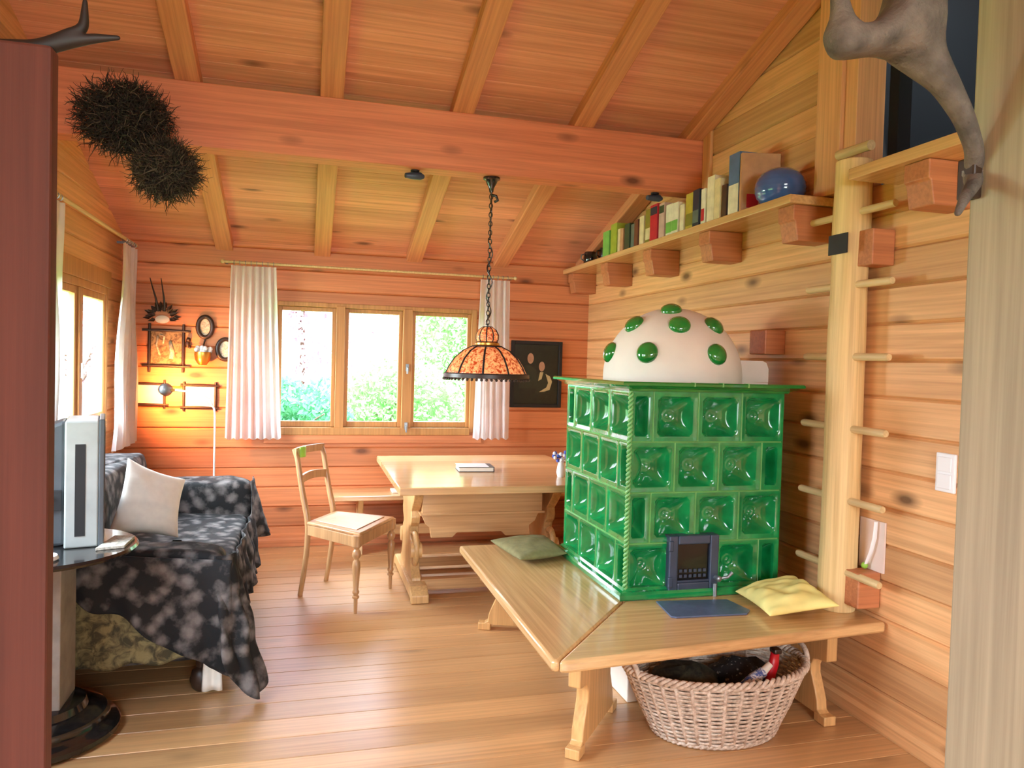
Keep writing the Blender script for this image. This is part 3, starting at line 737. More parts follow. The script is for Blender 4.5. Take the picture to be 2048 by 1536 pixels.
# posy
vx, vy = 1.605, 4.60
t = thing('flower_posy', (vx, vy, TZ), 'small blue and white flower posy on the table beside the stove', 'flowers')
MB().lathe([(.022, 0), (.03, .03), (.024, .07), (.018, .09), (.022, .1)], (vx, vy, TZ), 18).build('vase', 'white', t, smooth=60)
M['bluefl'] = plain('blue_petals', lin(70, 96, 190), .7); 
for nm, mt, sd in (('blue_flowers', 'bluefl', 1), ('white_flowers', 'white', 2)):
    rng = random.Random(sd); mb = MB()
    for _ in range(9): mb.sphere((vx+rng.uniform(-.045, .045), vy+rng.uniform(-.04, .04), TZ+.105+rng.uniform(0, .06)), .013, 8)
    mb.build(nm, mt, t, smooth=180)

# bench along the back wall
bb = thing('wall_bench', (1.2, 5.95, 0), 'plain wooden bench along the back wall behind the table', 'bench')
MB().box((.20, 5.72, .422), (2.32, 6.11, .458)).build('seat', 'tableX', bb, bevel=.006)
for x in (.42, 1.9): MB().prism([(5.78, 0), (6.06, 0), (6.04, .1), (6.0, .2), (6.06, .4215), (5.78, .4215), (5.82, .2), (5.8, .1)], lambda a, b, d: (d, a, b), x-.02, x+.02).build('leg', 'tableZ', bb, bevel=.004)
MB().box((.44, 5.9, .12), (1.88, 5.93, .20)).build('stretcher', 'tableX', bb, bevel=.004)
o = MB().box((.66, 5.82, .4585), (.78, 5.98, .475), T=None).build('folded_paper', 'paper', None, bevel=.003)
tag(origin(o, (.72, 5.9, .4585)), 'folded white paper on the wall bench beyond the table corner', 'paper')

# ------------------------------------------------------------------ chair
ch = thing('wooden_chair', (.28, 4.80, 0), 'light wooden chair with turned front legs, pulled up to the table', 'chair')
FL, FR, BL, BR = Vector((.305, 4.455, 0)), Vector((.555, 4.90, 0)), Vector((.03, 4.82, 0)), Vector((.195, 5.11, 0))
SZ = .475
fwd = ((FL+FR)/2-(BL+BR)/2).normalized()
e = .02
mb = MB(); pts = [(FL+fwd*e), (FR+fwd*e), BR+(FR-FL).normalized()*e, BL-(FR-FL).normalized()*e]
mb.prism([(p.x, p.y) for p in pts], lambda a, b, d: (a, b, d), SZ-.022, SZ); mb.build('seat', 'chair', ch, bevel=.008, smooth=40)
mb = MB(); mid = sum((FL, FR, BL, BR), Vector())/4
mb.prism([((p.x-mid.x)*.78+mid.x, (p.y-mid.y)*.78+mid.y) for p in pts], lambda a, b, d: (a, b, d), SZ, SZ+.006)
M['cane'] = plain('pale_seat_panel', lin(206, 172, 140), .35, var=.1, scale=40)
mb.build('seat_panel', 'cane', ch, bevel=.003)
mb = MB()
for p, q in ((FL, FR), (FR, BR), (BR, BL), (BL, FL)):
    d = (q-p).normalized(); nn = Vector((-d.y, d.x, 0))*.012
    mb.add([p-nn+Vector((0, 0, SZ-.085)), q-nn+Vector((0, 0, SZ-.085)), q+nn+Vector((0, 0, SZ-.085)), p+nn+Vector((0, 0, SZ-.085)), p-nn+Vector((0, 0, SZ-.02)), q-nn+Vector((0, 0, SZ-.02)), q+nn+Vector((0, 0, SZ-.02)), p+nn+Vector((0, 0, SZ-.02))],
           [(0, 3, 2, 1), (4, 5, 6, 7), (0, 1, 5, 4), (1, 2, 6, 5), (2, 3, 7, 6), (3, 0, 4, 7)])
mb.build('apron', 'chair', ch, bevel=.003)
tp = [(.010, 0), (.011, .03), (.012, .085), (.02, .09), (.021, .1), (.014, .105), (.014, .112), (.02, .12), (.02, .13), (.015, .14), (.021, .23), (.024, .28), (.022, .305), (.014, .315), (.014, .322), (.024, .335), (.026, .35), (.022, .368), (.014, .378), (.016, .385), (.027, .395), (.027, .46)]
for p in (FL, FR): MB().lathe(tp, p, 20).build('leg', 'chair', ch, smooth=40)
for p, s in ((BL, -1), (BR, 1)):
    b = -fwd; q = p
    pts = [q+b*.055+Vector((0, 0, 0)), q+b*.035+Vector((0, 0, .1)), q+b*.008+Vector((0, 0, .28)), q+Vector((0, 0, .42)), q+b*.008+Vector((0, 0, .50)), q+b*.045+Vector((0, 0, .62)), q+b*.075+Vector((0, 0, .75)), q+b*.095+Vector((0, 0, .85)), q+b*.125+Vector((0, 0, .915))]
    fine = []
    for i in range(len(pts)-1):
        for k in range(4): fine.append(pts[i].lerp(pts[i+1], k/4))
    fine.append(pts[-1])
    for _ in range(2): fine = [fine[0]]+[(fine[i-1]+fine[i]*2+fine[i+1])/4 for i in range(1, len(fine)-1)]+[fine[-1]]
    MB().tube(fine, [.019-.004*abs(i/len(fine)-.5)*2 for i in range(len(fine))], 10).build('leg', 'chair', ch, smooth=50)
side = (BR-BL).normalized()
def rail(z0, h, back, name, bow, ext=0, wave=0):
    mb = MB()
    def fn(u, v, d):
        p = BL.lerp(BR, -ext+(1+2*ext)*u)-fwd*(back+bow*math.sin(PI*u)+d); return (p.x, p.y, z0+h*v+wave*math.sin(PI*u))
    mb.grid(lambda u, v: fn(u, v, 0), 14, 4); mb.grid(lambda u, v: fn(u, v, .02), 14, 4)
    mb.grid(lambda u, v: fn(u, 0, .02*v), 14, 1); mb.grid(lambda u, v: fn(u, 1, .02*v), 14, 1); mb.grid(lambda u, v: fn(0, u, .02*v), 4, 1); mb.grid(lambda u, v: fn(1, u, .02*v), 4, 1)
    return mb.build(name, 'chair', ch, smooth=40)
rail(.875, .045, .10, 'top_rail', .03, .04)
rail(.70, .05, .06, 'middle_rail', .02, 0, .012)
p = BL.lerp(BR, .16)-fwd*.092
o = MB().grid(lambda u, v: p+side*(-.035+.07*u)+Vector((0, 0, .862+.066*v))-fwd*.0+fwd*(.012*math.sin(PI*u)), 6, 6).build('green_reflection', 'lime', None, solid=.006, smooth=60)  # lime sheet in place of a green reflection on the rail
tag(origin(o, (p.x, p.y, .868)), 'small lime green patch on the top rail of the chair, standing in for a reflection', 'cloth')

# ------------------------------------------------------------------ sofa with throws
sf = thing('sofa', (-.8, 4.45, 0), 'low sofa on turned dark feet against the side wall, hidden under a throw', 'sofa')
M['upholstery'] = plain('dark_upholstery', lin(60, 54, 44), .9)
th = thing('sofa_throw', (-.4, 3.45, .0), 'black lace-patterned throw spread over the sofa, hanging in folds to the floor', 'throw')
def cover(a, b, nm, seed, n):
    soft_box(tuple(x+.055 for x in a), tuple(x-.055 for x in b), seed=seed, wr=0, n=10).build(nm, 'upholstery', sf, smooth=180)
    soft_box(a, b, seed=seed, n=n).build(nm+'_cover', 'drape', th, smooth=180)
def soft_box(a, b, r=.07, wr=.015, seed=0, n=16):
    mb = MB(); a = Vector(a); b = Vector(b); c = (a+b)/2; h = (b-a)/2; sp = MB().sphere((0, 0, 0), 1, 2*n)
    vs = []
    for v in sp.v:
        p = Vector(v); q = Vector([math.copysign(abs(t)**.22, t) for t in p])
        w = Vector((q.x*h.x, q.y*h.y, q.z*h.z))+c
        nn = noise.noise(w*5+Vector((seed, 0, 0)))*wr+noise.noise(w*14+Vector((seed, 3, 0)))*wr*.5
        vs.append(w+p*nn)
    return mb.add(vs, sp.f)
cover((-1.0, 3.50, .17), (-.35, 5.36, .46), 'seat', 1, 22)
cover((-1.27, 3.48, .17), (-.98, 5.40, .86), 'backrest', 2, 22)
for y0, y1, z1, sd in ((3.44, 3.63, .655, 3), (5.22, 5.45, .665, 4)):
    cover((-1.2, y0, .17), (-.33, y1, z1), 'armrest', sd, 20)
for x in (-.42, -1.18):
    for y in (3.56, 5.34):
        MB().lathe([(.03, 0), (.045, .015), (.055, .05), (.045, .09), (.025, .105), (.03, .12), (.03, .2)], (x, y, 0), 20).build('foot', 'dark_brown', sf, smooth=50)
# hanging edges of the throw
def lerp(a, b, t): return a+(b-a)*t
def near(u, v):     # near side: u along x from the wall to the front corner, v from hem to top
    x = lerp(-1.05, -.29, u)
    hem = lerp(.56, .15, min(1, u*1.12)**1.2)+.02*math.sin(u*17); top = lerp(.68, .62, u)
    zz = lerp(hem, top, v); k = 1-v
    y = 3.388-.018*math.sin(u*26+1.2*math.sin(k*3))*k-.012*noise.noise(Vector((u*6, zz*6, 1)))-.012*k
    return (x+.012*noise.noise(Vector((zz*5, u*4, 3))), y, zz)
MB().grid(near, 60, 30).build('side_fall', 'drape', th, smooth=180, solid=.006)
def corner(u, v):   # piece at the front corner that reaches the floor
    k = 1-v
    ang = lerp(-1.9, .5, u); r = .055+.06*k+.024*math.sin(u*15+k)*k
    cx = lerp(-.345, -.27, k**1.1); cyy = lerp(3.465, 3.44, k)
    hem = .015+.17*(2*abs(u-.6))**2*.8
    return (cx+r*math.cos(ang)+.02*noise.noise(Vector((u*3, k*5, 7))), cyy+r*math.sin(ang)+.015*noise.noise(Vector((u*3, k*5, 2))), lerp(hem, .635, v))
MB().grid(corner, 40, 36).build('corner_fall', 'drape', th, smooth=180, solid=.006)
def front(u, v):
    y = lerp(3.54, 5.50, u); k = 1-v
    arm = max(0, min(1, (u-.82)/.06)); top = lerp(.455, .655, arm*arm*(3-2*arm)); hem = lerp(.13, .28, arm)+.03*math.sin(u*31)
    bul = .035*math.sin(u*62+1.5*k)*(.2+k)+.02*noise.noise(Vector((u*9, k*3, 5)))
    return (-.335+.025*k+bul+.06*arm*k, y, lerp(hem, top, v))
MB().grid(front, 110, 20).build('front_fall', 'drape', th, smooth=180, solid=.006)
def under(u, v):
    x = lerp(-1.1, -.43, u); hem = lerp(.17, .20, u)+.012*math.sin(u*22); top = .6-.26*u
    return (x, 3.405-.006*math.sin(u*20)*(1-v)-.008*noise.noise(Vector((u*5, v*5, 8))), lerp(hem, top, v))
o = MB().grid(under, 40, 16).build('blanket', 'blanket', None, smooth=180, solid=.006)
tag(origin(o, (-.75, 3.405, .17)), 'olive mottled blanket showing under the black throw on the sofa side', 'blanket')
o = MB().grid(lambda u, v: (lerp(-.405, -.34, u)+.02*(1-v)*(u-.5), 3.487-.008*math.sin(u*9), lerp(.02, .26, v)), 10, 8).build('white_cloth', 'linen', None, smooth=180, solid=.004)
tag(origin(o, (-.38, 3.487, .02)), 'scrap of white cloth hanging below the throw at the sofa foot', 'cloth')
pillow('pillow', [(-.975, 4.22, .55), (-.64, 4.34, .50), (-.63, 4.50, .80), (-.91, 4.38, .945)], .13, 'linen', 'square white pillow leaning on the black draped sofa', seed=3, pinch=.06, cat='pillow')

# ------------------------------------------------------------------ television on a column table
cx, cyy = -.975, 3.25
t = thing('pedestal_table', (cx, cyy, 0), 'round black pedestal table with a grey square column near the sofa', 'table')
MB().lathe([(.27, 0), (.285, .012), (.285, .03), (.27, .045), (.25, .05), (.235, .07), (.235, .085), (.2, .1), (.17, .105), (.16, .13), (.14, .135)], (cx, cyy, 0), 48).build('base', 'gloss_black', t, smooth=40)
MB().box((cx-.1, cyy-.1, .13), (cx+.1, cyy+.1, .70)).build('column', 'stone', t, bevel=.004)
MB().lathe([(.14, .69), (.2, .70), (.29, .712), (.335, .718), (.342, .728), (.335, .738), (.0001, .738)], (cx, cyy, 0), 56).build('table_top', 'gloss_black', t, smooth=40)
tv = thing('television', (-.90, 3.30, .738), 'grey television seen from its side on the black pedestal table', 'television')
T_ = Matrix.Translation((-.872, 3.25, .739)) @ Matrix.Rotation(math.radians(13), 4, 'Z')
mb = MB(); mb.box((-.02, -.055, .0), (.095, .25, .488), T=T_); bd = mb.build('side_shell', 'grey', tv, bevel=.006)
MB().box((.015, -.0565, .045), (.05, -.0545, .40), T=T_).build('speaker_slot', 'black', bd)
MB().box((.095, -.06, -.0005), (.115, .255, .495), T=T_).build('screen_bezel', 'dgrey', tv, bevel=.004)
MB().box((.1152, -.035, .03), (.1165, .23, .465), T=T_).build('screen', 'soot', tv)
mb = MB(); mb.prism([(-.02, .0), (-.02, .488), (-.16, .43), (-.2, .30), (-.2, .10), (-.15, .0)], lambda a, b, d: T_ @ Vector((a, d, b)), 0, .2); mb.build('back_shell', 'dgrey', tv, bevel=.012)
MB().box((-.12, -.012, .14), (-.03, .0, .22), T=T_).build('socket_panel', 'black', tv, bevel=.002)
MB().tube([T_ @ Vector(p) for p in ((-.06, -.015, .19), (-.075, -.045, .2), (-.10, -.06, .14), (-.13, -.06, .05), (-.15, -.05, .006))], .004, 8).build('cable', 'white', tv, smooth=180)
o = MB().lathe([(.0001, 0), (.05, 0), (.055, .006), (.05, .018), (.0001, .02)], (-.905, 3.03, .7385), 28).build('tea_light', 'white', None, smooth=40)
tag(origin(o, (-.905, 3.03, .7385)), 'small round white dish at the front of the black pedestal table', 'dish')
o = MB().prism([(-.76, 3.15), (-.665, 3.18), (-.66, 3.34), (-.74, 3.36)], lambda a, b, d: (a, b, d), .7385, .75).build('magazine', 'grey_etch', None, bevel=.002)
tag(origin(o, (-.7, 3.26, .7385)), 'pale folded magazine on the pedestal table beside the television', 'magazine')

# ------------------------------------------------------------------ wall decorations
def oxford(c, w, h, wall_y, matp, label, bar=.012, ext=.05, name='picture_frame'):
    x, z = c; t = thing(name, (x, wall_y, z-h/2), label, 'picture')
    y = wall_y-.012
    for zz in (z-h/2, z+h/2): MB().tube([(x-w/2-ext, y, zz), (x, y-.002, zz), (x+w/2+ext, y, zz-.004)], [bar*.8, bar, bar*.8], 8).build('frame_bar', 'dark_brown', t, smooth=60)
    for xx in (x-w/2, x+w/2): MB().tube([(xx, y+.002, z-h/2-ext), (xx, y, z), (xx, y+.002, z+h/2+ext)], [bar*.8, bar, bar*.8], 8).build('frame_bar', 'dark_brown', t, smooth=60)
    MB().box((x-w/2+.004, wall_y-.009, z-h/2+.004), (x+w/2-.004, wall_y-.003, z+h/2-.004)).build('picture', matp, t)
    return t
t = oxford((-1.016, 1.532), .235, .265, B, 'etch', 'brown picture in a crossed-stick frame below the small roe antlers', ext=.05)
# relief figures inside the brown picture
mb = MB(); mb.tube([(-1.075, B-.012, 1.62), (-1.085, B-.012, 1.55), (-1.06, B-.012, 1.48)], .008, 6).tube([(-1.06, B-.012, 1.63), (-1.03, B-.012, 1.62), (-1.04, B-.012, 1.56)], .007, 6).tube([(-.99, B-.012, 1.58), (-.975, B-.012, 1.50), (-.98, B-.012, 1.45)], [.012, .02, .018], 8)
mb.build('figures', 'grey_etch', t, smooth=180)
oxford((-1.16, 1.185), .27, .155, B, 'pale_print', 'pale print in a stick frame, half hidden by the corner curtain', ext=.03, bar=.010)
oxford((-.777, 1.172), .225, .17, B, 'pale_print', 'white print in a dark stick frame behind the arched reading lamp', ext=.025, bar=.011)
def oval(c, rx, rz, label):
    x, z = c; t = thing('oval_picture', (x, B, z-rz), label, 'picture')
    MB().tube([(x+rx*math.cos(a*PI/20), B-.012, z+rz*math.sin(a*PI/20)) for a in range(40)], .016, 10, closed=True).build('frame', 'dark_brown', t, smooth=180)
    MB().prism([(x+(rx-.006)*math.cos(a*PI/20), z+(rz-.006)*math.sin(a*PI/20)) for a in range(40)], lambda a, b, d: (a, d, b), B-.010, B-.003).build('print', 'grey_etch', t)
oval((-.747, 1.700), .052, .078, 'oval grey relief picture in a dark frame above the brass wall vase')
oval((-.60, 1.535), .058, .078, 'oval dark-framed picture partly hidden behind the wide white curtain')
# wall vase
t = thing('wall_vase', (-.75, B, 1.44), 'small brass and white wall vase hanging below the oval picture', 'vase')
MB().lathe([(.0001, 0), (.03, .004), (.052, .04), (.06, .08), (.058, .1)], (-.755, B-.062, 1.41), 24).build('bowl', 'brass', t, smooth=50)
mb = MB(); rng = random.Random(2)
for _ in range(10): mb.sphere((-.75+rng.uniform(-.05, .045), B-.06+rng.uniform(-.02, .02), 1.515+rng.uniform(0, .035)), .02, 8)
mb.build('white_flowers', 'white', t, smooth=180)
MB().tube([(-.755, B-.03, 1.55), (-.75, B-.012, 1.59), (-.74, B-.008, 1.62)], .006, 6).build('hook', 'dark_brown', t)
# roe antlers
def skin(name, nodes, edges, mat, parent, sub=2):
    me = bpy.data.meshes.new(name); org = parent.location if parent else Vector()
    me.from_pydata([Vector(p)-org for p, r in nodes], edges, []); o = bpy.data.objects.new(name, me); COL.objects.link(o)
    if parent: o.parent = parent
    o.modifiers.new('skin', 'SKIN')
    if not me.skin_vertices: 
        bm = bmesh.new(); bm.from_mesh(me); bm.verts.layers.skin.verify(); bm.to_mesh(me); bm.free()
    for i, (p, r) in enumerate(nodes):
        me.skin_vertices[0].data[i].radius = r if isinstance(r, tuple) else (r, r)
        me.skin_vertices[0].data[i].use_root = (i == 0)
    md = o.modifiers.new('s', 'SUBSURF'); md.levels = sub; md.render_levels = sub
    me.materials.append(M[mat]); o.modifiers[0].use_smooth_shade = True
    return o
t = thing('roe_antlers', (-1.045, B-.02, 1.74), 'small dark roe deer antlers on a leafy mount above the brown picture', 'antlers')
for s in (-1, 1):
    q = -1.045+s*.022
    skin('antler', [((q, B-.05, 1.80), .010), ((q+s*.006-.012, B-.06, 1.90), .007), ((q+s*.012-.03, B-.06, 1.98), .005), ((q+s*.016-.045, B-.055, 2.05), .003)], [(0, 1), (1, 2), (2, 3)], 'dark_brown', t)
MB().lathe([(.0001, 0), (.045, .006), (.05, .02), (.03, .03), (.0001, .033)], (-1.045, B-.004, 1.745), 20, ax=(0, -1, 0), sx=1, sy=.6).build('skull_plate', 'paper', t, smooth=60)
mb = MB()
for k in range(22):
    a = PI*(-.1+1.2*k/21); r = .05+.03*(k % 3)/2
    c = Vector((-1.045+(r+.015)*math.cos(a), B-.02, 1.765+.055*math.sin(a)*(1+(k % 2)*.4))); d = Vector((math.cos(a), -.3, math.sin(a)))*.04; e2 = Vector((-math.sin(a), 0, math.cos(a)))*.016
    mb.add([c-d*.4, c+e2-Vector((0, .008, 0)), c+d, c-e2-Vector((0, .008, 0))], [(0, 1, 2, 3)])
mb.build('leaf_mount', 'dark_brown', t, solid=.004)
# small carved ornament beside the brown picture
t = thing('carved_ornament', (-.86, B, 1.5), 'small dark carved ornament hanging beside the brown stick-framed picture', 'ornament')
mb = MB(); mb.sphere((-.862, B-.02, 1.60), .018, 10).sphere((-.868, B-.02, 1.57), .022, 10, sc=(.8, .6, 1.3)).sphere((-.852, B-.018, 1.545), .012, 8); mb.build('figure', 'dark_brown', t, smooth=180)
# family portrait
t = thing('family_portrait', (1.89, B, 1.118), 'dark portrait of a seated couple hanging on the back wall beside the narrow curtain', 'picture')
x0, x1, z0, z1 = 1.665, 2.118, 1.118, 1.683
mb = MB()
for a, b in (((x0, B-.03, z0), (x0+.03, B-.002, z1)), ((x1-.03, B-.03, z0), (x1, B-.002, z1)), ((x0+.03, B-.03, z0), (x1-.03, B-.002, z0+.03)), ((x0+.03, B-.03, z1-.03), (x1-.03, B-.002, z1))): mb.box(a, b)
mb.build('frame', 'black', t, bevel=.004)
MB().box((x0+.03, B-.016, z0+.03), (x1-.03, B-.004, z1-.03)).build('canvas', 'photo_dark', t)
M['face'] = plain('painted_skin', lin(176, 138, 112), .5, scale=40); M['cream'] = plain('painted_cream', lin(190, 176, 130), .5, scale=30)
M['coat'] = plain('painted_dark_coat', lin(40, 44, 30), .5)
def flat(pts, name, mat, d): MB().prism(pts, lambda a, b, q: (a, q, b), B-.0162-d, B-.0158).build(name, mat, t)
ell = lambda cx, cz, rx, rz: [(cx+rx*math.cos(a*PI/10), cz+rz*math.sin(a*PI/10)) for a in range(20)]
flat([(1.74, 1.28), (1.745, 1.43), (1.79, 1.475), (1.84, 1.475), (1.89, 1.44), (1.9, 1.28)], 'painted_coat', 'coat', .0004)
flat(ell(1.838, 1.535, .028, .045), 'painted_face', 'face', .0008); flat(ell(1.940, 1.468, .026, .042), 'painted_face', 'face', .0008)
flat([(1.89, 1.24), (1.90, 1.39), (1.93, 1.425), (1.985, 1.41), (2.03, 1.36), (2.02, 1.28), (1.97, 1.24)], 'painted_waistcoat', 'coat', .0006)
flat([(1.975, 1.405), (2.015, 1.385), (2.035, 1.34), (2.015, 1.27), (1.97, 1.255), (1.92, 1.25), (1.985, 1.29), (2.0, 1.33)], 'painted_sleeve', 'cream', .001)
flat([(1.925, 1.42), (1.955, 1.42), (1.94, 1.36), (1.91, 1.345)], 'painted_collar', 'cream', .001)
# arched reading lamp by the wall
t = thing('reading_lamp', (-.63, 5.80, 0), 'slim white arched reading lamp with a round grey shade glowing on the wall', 'lamp')
MB().lathe([(.11, 0), (.11, .015), (.03, .025), (.012, .04)], (-.63, 5.80, 0), 28).build('base', 'white', t, smooth=40)
arc = [(-.63, 5.80, .03), (-.63, 5.80, 1.04), (-.635, 5.80, 1.10), (-.67, 5.80, 1.165), (-.73, 5.80, 1.205), (-.82, 5.80, 1.225), (-.90, 5.80, 1.232)]
MB().tube(arc, .007, 10).build('pole', 'white', t, smooth=60)
hd = Vector((-.968, 5.80, 1.236)); ax = Vector((.25, 1, -.12)).normalized()
mb = MB(); mb.lathe([(.0001, -.045), (.02, -.042), (.036, -.026), (.043, 0), (.046, .03), (.044, .03), (.041, 0), (.034, -.022), (.018, -.037), (.0001, -.04)], hd, 28, ax=ax); mb.build('shade', 'pewter', t, smooth=50)
MB().tube([(-.93, 5.80, 1.232), (-.90, 5.80, 1.232)], .009, 8).build('neck', 'brass', t, smooth=50)
MB().sphere(hd+ax*.008, .018, 12).build('bulb', plain('warm_bulb', (1, .6, .3, 1), .5, emis=(1, .55, .2, 1), es=25), t, smooth=180)

# ------------------------------------------------------------------ hanging stained glass lamp
lx, ly = 1.02, 4.30
t = thing('pendant_lamp', (lx, ly, 2.57), 'stained glass lamp hanging on a chain from the beam above the table', 'lamp')
MB().lathe([(.0001, 0), (.05, -.001), (.05, -.012), (.036, -.02), (.03, -.035), (.016, -.06), (.012, -.085), (.0001, -.09)], (lx, ly, 2.57), 24).build('canopy', 'gloss_black', t, smooth=50)
mb = MB(); zz = 2.50; k = 0
while zz > 1.70:
    o2 = (1, 0) if k % 2 else (0, 1)
    mb.tube([(lx+o2[0]*.010*math.cos(a*PI/5), ly+o2[1]*.010*math.cos(a*PI/5), zz-.016+.016*math.sin(a*PI/5)) for a in range(10)], .0032, 5, closed=True)
    zz -= .026; k += 1
mb.build('chain', 'gloss_black', t, smooth=180)
mb = MB(); pts = []
for i in range(80):
    s = i/79; pts.append((lx+.014*math.sin(s*30)*(s > .35), ly-.012+.012*math.cos(s*23), 2.49-.78*s))
mb.tube(pts, .0035, 6); mb.tube([(lx, ly, 2.47), (lx+.03, ly, 2.465), (lx+.04, ly, 2.44), (lx+.02, ly, 2.43)], .009, 6); mb.build('cord', 'gloss_black', t, smooth=180)
NP = 10
def panel_ring(prof, name, mat, off=0., lead=.006):
    g = MB(); l = MB()
    for k in range(NP):
        a0 = 2*PI*k/NP; a1 = 2*PI*(k+1)/NP
        def fn(u, v):
            i = min(int(v*(len(prof)-1)), len(prof)-2); f = v*(len(prof)-1)-i
            r = lerp(prof[i][0], prof[i+1][0], f); zz = lerp(prof[i][1], prof[i+1][1], f); a = lerp(a0, a1, u); rr = r*math.cos(PI/NP)/math.cos(a-(a0+a1)/2)
            rr = lerp(rr, r, .5)
            return (lx+rr*math.cos(a), ly+rr*math.sin(a), zz)
        g.grid(fn, 4, 3*(len(prof)-1))
        l.tube([fn(0, v/12) for v in range(13)], lead, 6)
    for r, zz in (prof[0], prof[-1]): l.tube([(lx+r*math.cos(a*PI/20), ly+r*math.sin(a*PI/20), zz) for a in range(40)], lead*1.1, 6, closed=True)
    o = g.build(name, mat, t, smooth=60, solid=.003); l.build('leading', 'black', o, smooth=180)
    return o
panel_ring([(.025, 1.70), (.052, 1.682), (.066, 1.655), (.066, 1.63), (.058, 1.612)], 'crown', 'stained', lead=.004)
panel_ring([(.085, 1.585), (.14, 1.56), (.19, 1.515), (.22, 1.47), (.242, 1.425)], 'shade', 'stained')
mb = MB(); mb.lathe([(.06, 1.613), (.072, 1.606), (.072, 1.596), (.09, 1.586), (.085, 1.58), (.058, 1.6)], (lx, ly, 0), 30); mb.build('collar', 'brass', t, smooth=50)
mb = MB(); mb.lathe([(.240, 1.43), (.252, 1.425), (.254, 1.405), (.244, 1.402), (.24, 1.415)], (lx, ly, 0), 40)
for k in range(56):
    a = 2*PI*k/56; mb.sphere((lx+.25*math.cos(a), ly+.25*math.sin(a), 1.395), .009, 6)
mb.build('beaded_rim', 'dark_brown', t, smooth=60)
MB().sphere((lx, ly, 1.52), .03, 14).build('bulb', plain('lamp_bulb', (1, .8, .5, 1), .5, emis=(1, .7, .35, 1), es=8), t, smooth=180)
# little black spotlights under the beam
for x, lab in ((.573, 'small black spotlight under the beam between rafters, clear of the lamp chain'), (2.06, 'small black spotlight under the beam end above the bookshelf')):
    t = thing('spotlight', (x, 4.30, 2.57), lab, 'spotlight')
    MB().lathe([(.025, 0), (.025, -.008), (.012, -.012), (.010, -.022)], (x, 4.30, 2.57), 18).build('mount', 'black', t, smooth=40)
    MB().tube([(x-.055, 4.29, 2.535), (x-.02, 4.30, 2.538), (x+.03, 4.30, 2.54), (x+.05, 4.31, 2.54)], [.014, .020, .022, .012], 12).build('head', 'iron', t, smooth=60)

# ------------------------------------------------------------------ shelf with books
sh = thing('wall_shelf', (W, 4.6, 2.28), 'long wooden wall shelf above the stove carrying a row of books', 'shelf')
SF = W-.245; ZT = 2.302
MB().box((SF, 3.0, ZT-.04), (W-.001, B-.002, ZT)).build('board', 'benchY', sh, bevel=.004)
def bracket(y, parent, z1=ZT-.0405, nm='bracket'):
    MB().prism([(SF+.035, z1), (W, z1), (W, z1-.165), (SF+.062, z1-.165), (SF+.05, z1-.1), (SF+.045, z1-.075), (SF+.035, z1-.07)], lambda a, b, d: (a, d, b), y, y+.12).build(nm, 'block', parent, bevel=.005)
for y in (3.02, 3.77, 4.51, 5.25, 5.99): bracket(y, sh)
sh2 = thing('loft_ledge', (W, 1.9, 2.28), 'short wooden ledge at the foot of the loft opening', 'ledge')
MB().box((SF, 1.0, ZT-.025), (W-.001, 2.62, ZT+.02)).build('board', 'benchY', sh2, bevel=.004)
bracket(2.24, sh2, ZT-.026); bracket(1.5, sh2, ZT-.026)

CLR = {'lightgreen': (120, 190, 90), 'yellowgreen': (160, 180, 60), 'cream': (226, 212, 170), 'tan': (196, 150, 110), 'darkgreen': (52, 76, 52), 'teal': (96, 116, 112), 'brown': (110, 64, 44), 'olive': (136, 132, 50),
       'red': (196, 34, 54), 'pinkgrey': (206, 176, 166), 'white': (234, 232, 214), 'ivory': (240, 232, 206), 'mustard': (196, 178, 70), 'navy': (34, 44, 66), 'blue': (82, 116, 166), 'darkbrown': (70, 48, 34)}
for k_, c_ in CLR.items(): M['b_'+k_] = plain('book_'+k_, lin(*c_), .45, var=.15, scale=18)
BOOKS = [(5.32, 5.20, .19, 'lightgreen', 'thin light green book ending the row at the cups'), (5.185, 5.075, .225, 'yellowgreen', 'tall yellow-green book second from the dark cups'),
 (5.07, 5.01, .175, 'cream', 'short cream book with the tall yellow-green book at its side'), (5.0, 4.945, .165, 'tan', 'short tan book squeezed between cream and dark green ones'),
 (4.935, 4.85, .185, 'darkgreen', 'dark green short book near the far end of the shelf'), (4.84, 4.77, .17, 'teal', 'grey-teal short book between dark green and brown ones'),
 (4.76, 4.70, .185, 'brown', 'brown short book between grey-teal and cream ones'), (4.69, 4.62, .195, 'cream', 'cream book standing between brown and olive ones'),
 (4.61, 4.53, .225, 'olive', 'olive green book directly beside the red book'), (4.515, 4.41, .235, 'red', 'red book in the middle of the shelf row'),
 (4.40, 4.325, .225, 'pinkgrey', 'pinkish grey book next to the red book'), (4.315, 4.225, .20, 'white', 'white book after the pinkish grey one'),
 (4.215, 4.13, .19, 'white', 'white book carrying a green patch on its spine'), (4.12, 4.07, .165, 'ivory', 'small ivory book beside the mustard one'),
 (4.06, 3.965, .215, 'mustard', 'thick mustard yellow book beside the navy one'), (3.955, 3.88, .215, 'navy', 'navy blue book beside the mustard one'),
 (3.87, 3.825, .205, 'white', 'white book with red marks beside the navy one'), (3.815, 3.735, .26, 'ivory', 'tall ivory book between red-marked and yellow ones'),
 (3.715, 3.655, .225, 'cream', 'cream yellow book beside the dark brown one'), (3.645, 3.60, .18, 'darkbrown', 'dark brown book beside the big blue one'),
 (3.595, 3.49, .325, 'blue', 'largest book, blue, second from the blue pot')]
first = None
